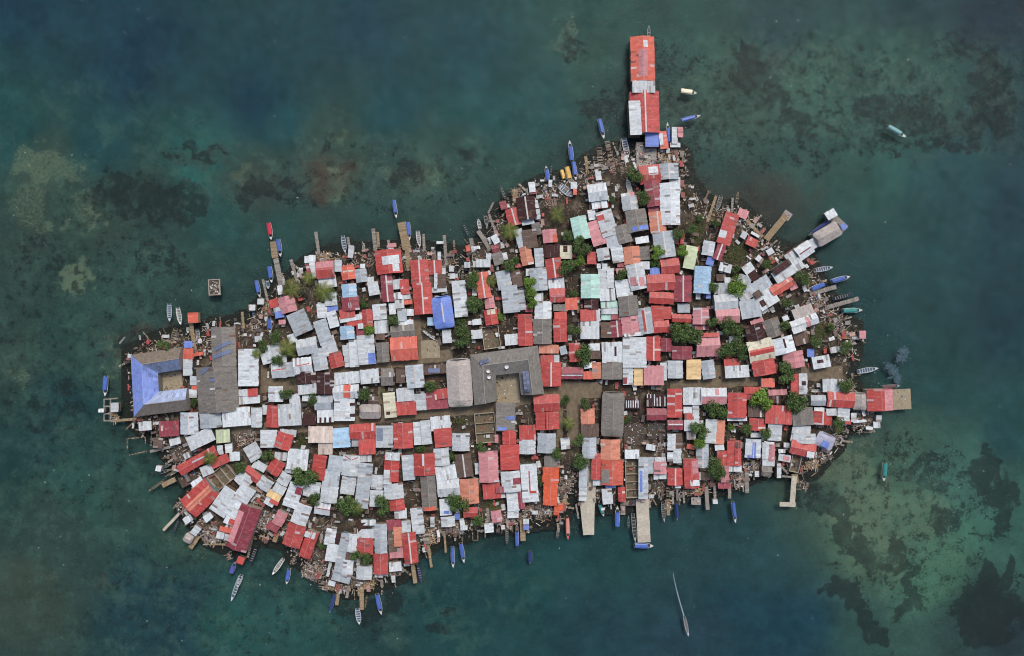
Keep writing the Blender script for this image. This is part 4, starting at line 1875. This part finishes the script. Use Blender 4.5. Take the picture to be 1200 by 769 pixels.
for n_,d in enumerate(decks):
    z=.86+.009*(n_%19); x,y,_=W(d['x'],d['y'],z); L,Wd=d['w']*S,d['h']*S
    root=empty('platform',x,y,0,-R(d['a'])); tag(root,d['label'],'platform','platforms and open slabs along the shore')
    c=lin(DC[d['k']]); mb=MB()
    if d['k']=='c':
        mb.box(-L/2,-Wd/2,.3,L/2,Wd/2,.6,lin((92,84,76))); mb.obj('slab','wood',root); mb=MB()
        for b_ in ((-L/2,-Wd/2,L/2,-Wd/2+.4),(-L/2,Wd/2-.4,L/2,Wd/2),(-L/2,-Wd/2+.4,-L/2+.4,Wd/2-.4),(L/2-.4,-Wd/2+.4,L/2,Wd/2-.4)): mb.box(b_[0],b_[1],.3,b_[2],b_[3],1.2,jit(lin((164,156,144)),.06))
        mb.obj('frame','wood',root); mb=MB()
        for i in range(46):
            u=random.uniform(-L/2+.7,L/2-.7); v=random.uniform(-Wd/2+.7,Wd/2-.7); s_=random.uniform(.2,.6)
            mb.box(-s_,-s_*.6,.6,s_,s_*.6,.6+random.uniform(.2,.7),jit(lin(random.choice([(206,204,198),(180,174,164),(110,104,98),(150,140,128)])),.1),random.uniform(0,3),u,v)
        tag(mb.obj('rubble','wood',root),None,None,kind='stuff'); continue
    if d['k'] in 'ykw':
        n=max(1,int(L/4)); q_=max(1,int(Wd/4))
        for i in range(n):
            for j in range(q_): mb.box(-L/2+L*i/n,-Wd/2+Wd*j/q_,z-.3,-L/2+L*(i+1)/n,-Wd/2+Wd*(j+1)/q_,z,jit(c,.04))
        mb.obj('slab','concrete',root)
    else:
        for i in range(int(L*Wd*(1.7 if d['k']=='z' else 2.6))):
            u=random.uniform(-L/2,L/2); v=random.uniform(-Wd/2,Wd/2); ln=random.uniform(.5,1.5); wd=random.uniform(.06,.2)
            a_=random.choice([0,math.pi/2])+random.gauss(0,.18 if d['k']=='z' else .06)
            zz=z-.05+random.uniform(-.1,.12)
            cc=jit(c,.25)
            if random.random()<.12: cc=jit(lin((186,184,180)),.1)
            mb.box(-ln,-wd,zz-.04,ln,wd,zz,cc,a_,u,v)
        mb.obj('planks','wood',root)
        k=max(2,int(L/3))
        for i in range(k):
            for s_ in (-1,1):
                o_=link('post',POST,root); o_.location=(-L/2+.3+(L-.6)*i/(k-1),s_*(Wd/2-.2),-.3)
    # clutter lying on it
    mb=MB()
    for i in range(int(L*Wd*(.12 if d['k']=='y' else .5))):
        u=random.uniform(-L/2+.2,L/2-.2); v=random.uniform(-Wd/2+.2,Wd/2-.2); s_=random.uniform(.12,.4)
        mb.box(-s_,-s_*random.uniform(.3,.9),z-.02,s_,s_*.5,z+random.uniform(.08,.5),jit(lin(random.choice([(200,198,192),(120,96,80),(150,150,150),(70,64,60),(80,100,150),(176,84,74),(210,210,206)])),.15),random.uniform(0,3),u,v)
    if mb.f: tag(mb.obj('rubble','wood',root),None,None,kind='stuff')

# ---------------------------------------------------------------- boats
BT={'b':((206,208,206),(78,108,184),'blue-covered'),'l':((196,204,208),None,'open white'),'w':((222,224,222),None,'plain white'),'g':((150,158,156),None,'grey'),
'y':((214,212,200),(222,178,90),'yellow-covered'),'E':((206,204,196),(234,220,188),'cream-covered'),
'r':((216,210,206),(196,50,72),'red-covered'),'T':((200,206,200),(56,140,136),'teal-covered'),'c':((190,206,202),(120,168,168),'pale teal'),
'n':((52,62,84),None,'narrow dark blue'),'v':((120,128,140),(48,64,120),'navy-covered'),'d':((84,96,104),None,'dark grey'),'t':((150,138,100),None,'wooden'),'U':((92,66,134),None,'purple'),
'K':((150,150,150),(92,66,70),'maroon-covered'),'S':((206,120,104),(224,150,136),'salmon red'),'u':((160,160,180),(92,96,176),'small blue-topped'),'M':((222,226,230),None,'moving white')}
label_all(boats,lambda d:BT[d['k']][2]+' boat',lambda d:BT[d['k']][2]+' boat')
def hull_mesh(L,B,c,cin):
    mb=MB(); n=12; st=[]
    for i in range(n+1):
        t=i/n; y=-L/2+L*t
        wd=B/2*(.78+.22*min(1,t/.3)) if t<.5 else B/2*max(.03,(1-((t-.5)/.5)**2.4))
        sh=.55+.3*max(0,(t-.55)/.45)**2
        st.append((y,wd,sh))
    for i in range(n):
        (y0,w0,h0),(y1,w1,h1)=st[i],st[i+1]
        for s_ in (1,-1):
            def Q(*p):
                q=list(p)
                return q if s_>0 else q[::-1]
            mb.quad(Q((s_*w0,y0,h0),(s_*w0*.65,y0,-.25),(s_*w1*.65,y1,-.25),(s_*w1,y1,h1)),jit(c,.03))
            mb.quad(Q((s_*w0*.86,y0,h0),(s_*w0,y0,h0),(s_*w1,y1,h1),(s_*w1*.86,y1,h1)),jit(c,.02))
            if st[i][0]<L*.3:
                mb.quad(Q((s_*w0*.6,y0,.0),(s_*w0*.86,y0,h0),(s_*w1*.86,y1,h1),(s_*w1*.6,y1,.0)),cin)
        if st[i][0]<L*.3: mb.quad([(-w0*.6,y0,0),(w0*.6,y0,0),(w1*.6,y1,0),(-w1*.6,y1,0)],cin)
        else: mb.quad([(-w0*.86,y0,h0-.02),(w0*.86,y0,h0-.02),(w1*.86,y1,h1-.02),(-w1*.86,y1,h1-.02)],jit(c,.02))
    y0,w0,h0=st[0]; mb.quad([(-w0,y0,h0),(w0,y0,h0),(w0*.65,y0,-.25),(-w0*.65,y0,-.25)][::-1],c)
    return mb
for d in boats:
    L=d['w']*S; B=max(.55,d['h']*S*.92); k=d['k']; hd=d['a']
    ch,cv,nm=BT[k]
    x,y,_=W(d['x'],d['y'],.5)
    onl=is_land(x,y)>1.5
    root=empty('boat',x,y,LAND+.2 if onl else 0,-R(hd)); tag(root,d['label'],'boat','boats moored round the island')
    c=jit(lin(ch),.06); cin={'l':lin((120,140,160)),'n':lin((40,52,80)),'w':lin((190,190,186)),'M':lin((120,118,116)),'t':lin((104,92,66)),'U':lin((84,58,124)),'g':lin((96,100,96))}.get(k,lin((104,104,100)))
    hb=hull_mesh(L,B,c,cin); hb.obj('hull','boat',root)
    if cv and L>2:
        mb=MB(); cc=jit(lin(cv),.08); y0,y1=-L*.47,L*(.20 if k!='v' else .34); n=max(3,int((y1-y0)/.9)); hw=B/2*.80
        for i in range(n):
            a_=y0+(y1-y0)*i/n; b_=y0+(y1-y0)*(i+1)/n
            for (u0,z0),(u1,z1) in (((-1,1.35),(-.5,1.6)),((-.5,1.6),(.5,1.66)),((.5,1.66),(1,1.35))):
                mb.slab((u0*hw,a_,z0),(u1*hw,a_,z1),(u1*hw,b_,z1),(u0*hw,b_,z0),.04,jit(cc,.06))
        mb.obj('canopy','boat',root)
        mb=MB()
        for yy in (y0+.2,(y0+y1)/2,y1-.2):
            for s_ in (-1,1): mb.cyl((s_*hw*.9,yy,.4),(s_*hw*.9,yy,1.36),.03,.03,5,lin((150,150,150)))
        mb.obj('canopy_frame','boat',root)
    elif B>.7:
        k_=max(2,min(6,int(L/1.4)))
        for i in range(k_):
            mb=MB(); yy=-L*.36+L*.58*i/(k_-1); mb.box(-B*.42,yy-.16,.34,B*.42,yy+.16,.42,jit(lin({'l':(196,200,206),'w':(206,206,200)}.get(k,(150,146,136))),.08)); mb.obj('bench','boat',root)
    if B>1 and L>4:
        mb=MB(); mb.box(-.2,-L/2-.5,.3,.2,-L/2+.0,.95,lin((60,62,66))); mb.box(-.08,-L/2-.35,-.5,.08,-L/2-.15,.3,lin((50,50,54))); mb.obj('outboard_motor','boat',root)
    if k=='M':
        wb=MB(); 
        for i in range(26):
            t=i/26; yy=-L/2-.3-t*21; wd=.2*(1-t)**.5+.04
            x_=math.sin(t*2)*.9; wb.quad([(x_-wd,yy-.86,.02),(x_+wd,yy-.86,.02),(x_+wd,yy,.02),(x_-wd,yy,.02)],jit(lin((160,178,180)),.12*t+.04))
        wk=wb.obj('wake_foam','boat'); wk.location=root.location; wk.rotation_euler=root.rotation_euler
        tag(wk,'thin white foam wake trailing behind the moving boat','wake',kind='stuff')

# ---------------------------------------------------------------- trees
def crown_mesh(kind,seed):
    r=random.Random(seed); mb=MB()
    cols={'b':[(66,92,42),(88,116,56),(44,64,30),(112,134,78),(76,102,50)],'y':[(110,146,48),(130,160,60),(92,124,42),(74,102,38)],'d':[(90,84,66),(76,84,50),(104,96,76)]}[kind]
    lobes=[]
    for i in range(11):
        a=r.uniform(0,6.283); q=r.uniform(.15,.68); lobes.append((q*math.cos(a),q*math.sin(a),r.uniform(-.2,.42),r.uniform(.26,.46)))
    n=1150 if kind!='d' else 420
    for i in range(n):
        lx,ly,lz,lr=r.choice(lobes)
        v=Vector((r.gauss(0,1),r.gauss(0,1),r.gauss(0,1)+.3)).normalized()*lr*r.uniform(.55,1.08)
        p=Vector((lx,ly,lz))+v*1.0
        s_=r.uniform(.045,.10); nrm=(v.normalized()+Vector((r.uniform(-.7,.7),r.uniform(-.7,.7),r.uniform(0,1.1)))).normalized()
        u=nrm.orthogonal().normalized(); w=nrm.cross(u); th=r.uniform(0,6.28); u,w=u*math.cos(th)+w*math.sin(th),w*math.cos(th)-u*math.sin(th)
        c=lin(r.choice(cols)); kk=r.uniform(.75,1.25); c=tuple(x*kk for x in c)
        mb.quad([p-u*s_,p-w*s_*.55,p+u*s_,p+w*s_*.55],c)
    return mb.mesh('crown','leaf')
def palm_mesh(seed):
    r=random.Random(seed); mb=MB()
    for f in range(19):
        a=f*2*math.pi/19+r.uniform(-.15,.15); ln=r.uniform(.8,1.05); dr=r.uniform(.35,.75); c=lin(r.choice([(104,122,52),(130,140,66),(82,102,44),(148,144,80)]))
        for s_ in range(7):
            t0,t1=s_/7,(s_+1)/7
            P=lambda t:Vector((math.cos(a)*ln*t,math.sin(a)*ln*t,.22*t-dr*t*t+.1))
            p0,p1=P(t0),P(t1); n=Vector((-math.sin(a),math.cos(a),0))
            for sd in (-1,1):
                for q in range(2):
                    tt=q/2; b0=p0.lerp(p1,tt); b1=p0.lerp(p1,tt+.32); w=.25*(1-abs(t0+.05-.45)*1.3)+.05
                    tip=b0.lerp(b1,.5)+n*sd*w+(p1-p0)*.8+Vector((0,0,-.06))
                    k=r.uniform(.8,1.2); mb.quad([b0,b1,tip],tuple(x*k for x in c))
    return mb.mesh('crown','leaf')
CR={'b':[crown_mesh('b',s_) for s_ in range(6)],'y':[crown_mesh('y',s_) for s_ in range(20,23)],'d':[crown_mesh('d',31)],'p':[palm_mesh(s_) for s_ in range(3)]}
def trunk_mesh(palm):
    mb=MB()
    if palm:
        pts=[(0,0,0),(.1,.05,1.6),(.16,.1,3.2),(.1,.1,4.8)]
        for a_,b_ in zip(pts,pts[1:]): mb.cyl(a_,b_,.16,.13,7,lin((110,98,84)),False)
    else:
        mb.cyl((0,0,0),(.1,.05,1.7),.2,.15,7,lin((88,76,62)),False)
        for i in range(5):
            a_=i*1.257; mb.cyl((.1,.05,1.5),(1.0*math.cos(a_),1.0*math.sin(a_),3.2),.11,.04,5,lin((88,76,62)),False)
    return mb.mesh('trunk','bark')
TR=[trunk_mesh(False),trunk_mesh(True)]
for d in trees: d['r']=d['w']
tn={'b':'dark green tree','y':'yellow-green tree','p':'spiky palm tree','d':'sparse brownish tree'}
label_all(trees,lambda d:('broad ' if d['r']>9 else ('small ' if d['r']<6.5 else ''))+('leafy ' if d['k']!='p' else '')+tn[d['k']],lambda d:tn[d['k']])
for i,d in enumerate(trees):
    k=d['k']; shrub=d['r']<5.6 and k!='p'; rr=d['r']*S*1.42; top=4.0 if not shrub else 1.4
    if k=='p': top=5.2
    x,y,_=W(d['x'],d['y'],top+1.0)
    nm={'p':'palm_tree'}.get(k,'shrub' if shrub else 'tree')
    root=empty(nm,x,y,LAND-.2,random.uniform(0,6.28)); lab=d['label']
    if shrub: lab=lab.replace('tree,','shrub,',1)
    tag(root,lab,nm.replace('_',' '),'trees growing between the houses')
    cr=link('crown',random.choice(CR[k]),root); cr.scale=(rr,rr,rr*(.6 if not shrub else .7)) if k!='p' else (rr,rr,rr*.8)
    cr.location=(0,0,top+(.5 if k!='p' else -.4)); cr.rotation_euler=(0,0,random.uniform(0,6))
    t_=link('trunk',TR[1 if k=='p' else 0],root); t_.scale=(1,1,1) if not shrub else (.5,.5,.45)
    if k=='p': cr.location=(.1,.1,4.7)
# grass
label_all(grasses,lambda d:'rough green grass and weeds',lambda d:'grass patch')
for d in grasses:
    x,y,_=W(d['x'],d['y'],LAND); L,Wd=d['w']*S,d['h']*S; mb=MB()
    for i in range(int(L*Wd*16)):
        u=random.gauss(0,L/4.2); v=random.gauss(0,Wd/4.2)
        if abs(u)>L/2 or abs(v)>Wd/2: continue
        s_=random.uniform(.16,.36); a_=random.uniform(0,6.28); t_=random.uniform(-.1,.16)
        c=jit(lin(random.choice([(92,98,56),(80,94,48),(124,114,80),(66,80,42)])),.15)
        q=[(u+s_*math.cos(a_+k_*math.pi/2)*(1 if k_%2 else .5),v+s_*math.sin(a_+k_*math.pi/2)*(1 if k_%2 else .5),LAND+.2+(t_ if k_<2 else -t_)+.12) for k_ in range(4)]
        mb.quad(q,c)
    o_=mb.obj('grass','leaf'); o_.location=(x,y,0); o_.rotation_euler=(0,0,-R(d['a'])); tag(o_,d['label'],'grass','grass patches',kind='stuff')

# ---------------------------------------------------------------- scraps and litter in the gaps
mb=MB(); n=0
X=rng.uniform(-180,165,90000); Y=rng.uniform(-125,86,90000); Dd=sdf(X,Y)
pal=[(170,168,164),(112,98,84),(86,76,66),(140,128,114),(60,54,48),(72,64,56),(90,84,78),(130,82,74),(98,104,110),(146,128,104),(108,100,92)]
pal=[lin(c) for c in pal]; pal2=[lin(c) for c in ((190,180,166),(168,152,132),(150,132,114),(204,200,194),(140,130,120))]
cand=np.where((Dd>-4))[0]
near=np.zeros(X.shape,bool)
for d in roads:
    ax,ay,_=W(d['x1'],d['y1'],LAND); bx,by,_=W(d['x2'],d['y2'],LAND); dx,dy=bx-ax,by-ay
    t=np.clip(((X-ax)*dx+(Y-ay)*dy)/(dx*dx+dy*dy),0,1); near|=np.hypot(X-ax-t*dx,Y-ay-t*dy)<d['w']*S/2*1.3+.6
for i in cand:
    if near[i] and random.random()<.93: continue
    dd=Dd[i]; prob=.7 if dd<7 else .22
    if dd<0: prob=.45*(1+dd/4)
    if random.random()>prob: continue
    if n>24000: break
    x,y=X[i],Y[i]; n+=1
    z=(LAND if dd>1 else .45)+random.uniform(.0,.35)
    if random.random()<.6: l,w=random.uniform(.5,1.5),random.uniform(.06,.16)
    else: l,w=random.uniform(.15,.6),random.uniform(.12,.5)
    mb.box(-l,-w,z-.06,l,w,z+random.uniform(0,.12),jit(random.choice(pal if dd>6 or random.random()<.5 else pal2),.15),random.uniform(0,3.14),x,y)
tag(mb.obj('debris','wood'),'scattered boards, tin scraps and rubble filling gaps and shoreline','debris',kind='stuff')
hx=np.array([W(d['x'],d['y'],3)[:2]+(max(d['w'],d['h'])*S*.5,min(d['w'],d['h'])*S*.5,d['a']) for d in houses])
mb=MB(); n=0; sp=[lin(c) for c in ((196,200,200),(168,170,170),(150,146,140),(120,104,94),(104,84,76),(150,90,84),(176,84,78),(182,150,140),(130,122,114),(206,208,206),(86,78,74))]
placed=[]
for i in np.where((Dd>-3.0)&~near)[0]:
    if n>=1500: break
    x,y=X[i],Y[i]; q=np.hypot(hx[:,0]-x,hx[:,1]-y); 
    if (q<hx[:,3]*.95).any(): continue
    j=int(q.argmin()); 
    if q[j]>7 and Dd[i]>5: continue
    if any(abs(x-a_)<1.6 and abs(y-b_)<1.6 for a_,b_ in placed[-400:]): continue
    placed.append((x,y)); n+=1
    rot=-R(hx[j,4])+random.choice([0,math.pi/2])+random.gauss(0,.1); l,w_=random.uniform(.5,1.7),random.uniform(.35,.95); z=LAND+random.uniform(.5,1.7); c=random.choice(sp)
    tilt=random.uniform(-.25,.25); ca,sa=math.cos(rot),math.sin(rot); m_=max(1,round(2*l/.8))
    for k_ in range(m_):
        x0=-l+2*l*k_/m_; x1=-l+2*l*(k_+1)/m_-.03; e=random.uniform(-.15,.15)
        P=[(u_*ca-v_*sa+x,u_*sa+v_*ca+y,z+tilt*v_+.01*k_) for u_,v_ in ((x0,-w_+e),(x1,-w_+e),(x1,w_+e),(x0,w_+e))]
        mb.slab(*P,.03,jit(c,.09))
tag(mb.obj('tin_scraps','tin'),'small overlapping tin sheets and lean-to covers filling the gaps between houses','tin scraps',kind='stuff')
# plank catwalks and floating timber round the shore
mb=MB(); n_=0
for i in np.where((Dd<1)&(Dd>-2.5))[0]:
    if n_>=150: break
    n_+=1; x,y=X[i],Y[i]; e=.5
    s0=float(sdf(np.array([x+e]),np.array([y]))[0]-sdf(np.array([x-e]),np.array([y]))[0]); s1=float(sdf(np.array([x]),np.array([y+e]))[0]-sdf(np.array([x]),np.array([y-e]))[0])
    a_=math.atan2(-s1,-s0)+random.gauss(0,.25); L_=random.uniform(2,6.5); wd=random.uniform(.16,.5); z=random.uniform(.6,1.0); c=lin(random.choice([(156,144,128),(138,124,106),(170,160,146),(120,108,94)]))
    st=.34; k_=int(L_/st)
    for t_ in range(k_):
        if random.random()<.18: continue
        u_=t_*st; mb.box(u_,-wd+random.uniform(-.1,.1),z-.05,u_+st*.85,wd+random.uniform(-.1,.1),z,jit(c,.16),a_,x,y)
    for t_ in (0,.5,1): 
        px_,py_=x+math.cos(a_)*L_*t_,y+math.sin(a_)*L_*t_; mb.cyl((px_,py_,-3),(px_,py_,z+random.uniform(.1,.7)),.08,.07,5,jit(lin((112,100,86)),.15))
tag(mb.obj('shore_planks','wood'),'rickety plank catwalks and loose timber jutting out from the shore','planks',kind='stuff')
# mooring stakes in the shallows
mb=MB(); k=0
i_=np.where((Dd<-1)&(Dd>-14))[0][:260]
for i in i_: mb.cyl((X[i],Y[i],-3),(X[i]+random.uniform(-.2,.2),Y[i]+random.uniform(-.2,.2),random.uniform(.4,1.3)),.07,.06,5,jit(lin((120,108,94)),.2))
tag(mb.obj('stakes_in_water','wood'),'thin wooden stakes standing in the shallows around the shore','stakes',kind='stuff')
mb=MB()
for i in range(520):
    lobe=random.choice(((1062,420,7,6),(1053,436,6,9),(1048,430,5,5),(1066,412,6,4),(1058,444,3,6)))
    px_=lobe[0]+random.gauss(0,lobe[2]*.5); py_=lobe[1]+random.gauss(0,lobe[3]*.5); x,y,_=W(px_-6,py_); s_=random.uniform(.15,.6); z=.012+.0004*(i%40); a0=random.uniform(0,6)
    mb.quad([(x+s_*random.uniform(.6,1)*math.cos(a0+k_*1.05),y+s_*random.uniform(.6,1)*math.sin(a0+k_*1.05),z) for k_ in range(6)],jit(lin((66,90,100)),.12))
tag(mb.obj('floating_film','boat'),'pale grey film drifting on the water off the eastern shore','surface film',kind='stuff')
# floating flecks
mb=MB()
for i in range(170):
    x,y=random.uniform(-235,235),random.uniform(-150,150)
    if is_land(x,y)>-3: continue
    s_=random.uniform(.12,.32); mb.box(-s_,-s_*.6,-.02,s_,s_*.6,.06,jit(lin((170,180,178)),.15),random.uniform(0,3),x,y)
tag(mb.obj('floating_litter','boat'),'tiny pale flecks of litter floating on the open water','litter',kind='stuff')
for d in [d for d in items if d['t']=='C']:
    x,y,_=W(d['x'],d['y'],2.2); root=empty('water_tank',x,y,.5); r=d['w']*S
    mb=MB(); mb.cyl((0,0,0),(0,0,1.6),r,r,20,lin((34,36,40)),False); mb.cyl((0,0,1.6),(0,0,1.95),r,r*.35,20,lin((40,42,46))); mb.obj('tank','boat',root)
    mb=MB(); mb.cyl((0,0,1.95),(0,0,2.05),r*.33,r*.33,12,lin((60,62,66))); mb.obj('lid','boat',root)
    tag(root,'round black water tank between trees above the cream and red-banded roof','water tank')

# ---------------------------------------------------------------- camera, light
cam=bpy.data.cameras.new('camera'); co=bpy.data.objects.new('camera',cam); COL.objects.link(co)
co.location=(0,0,H); cam.sensor_fit='HORIZONTAL'; cam.angle=2*math.atan(600*S/H); cam.clip_end=20000; cam.clip_start=1
scene.camera=co
w=bpy.data.worlds.new('World'); scene.world=w; w.use_nodes=True; nt=w.node_tree
sky=nt.nodes.new('ShaderNodeTexSky'); sky.sky_type='NISHITA'; sky.sun_disc=False
EL,AZ=54,22
sky.sun_elevation=R(EL); sky.sun_rotation=R(AZ); sky.air_density=1; sky.dust_density=4; sky.ozone_density=1
bg=nt.nodes['Background']; bg.inputs[1].default_value=.12
nt.links.new(sky.outputs[0],bg.inputs[0])
sun=bpy.data.lights.new('sun','SUN'); sun.energy=1.4; sun.angle=R(14); sun.color=(1,.96,.9)
so=bpy.data.objects.new('sun',sun); COL.objects.link(so)
so.rotation_euler=(R(90-EL),0,R(180-AZ))
vs=scene.view_settings; vs.view_transform='Standard'; vs.look='None'; vs.exposure=0.1; vs.gamma=1; vs.use_curve_mapping=False
scene.cycles.filter_width=1.05; scene.cycles.max_bounces=6; scene.cycles.transparent_max_bounces=16
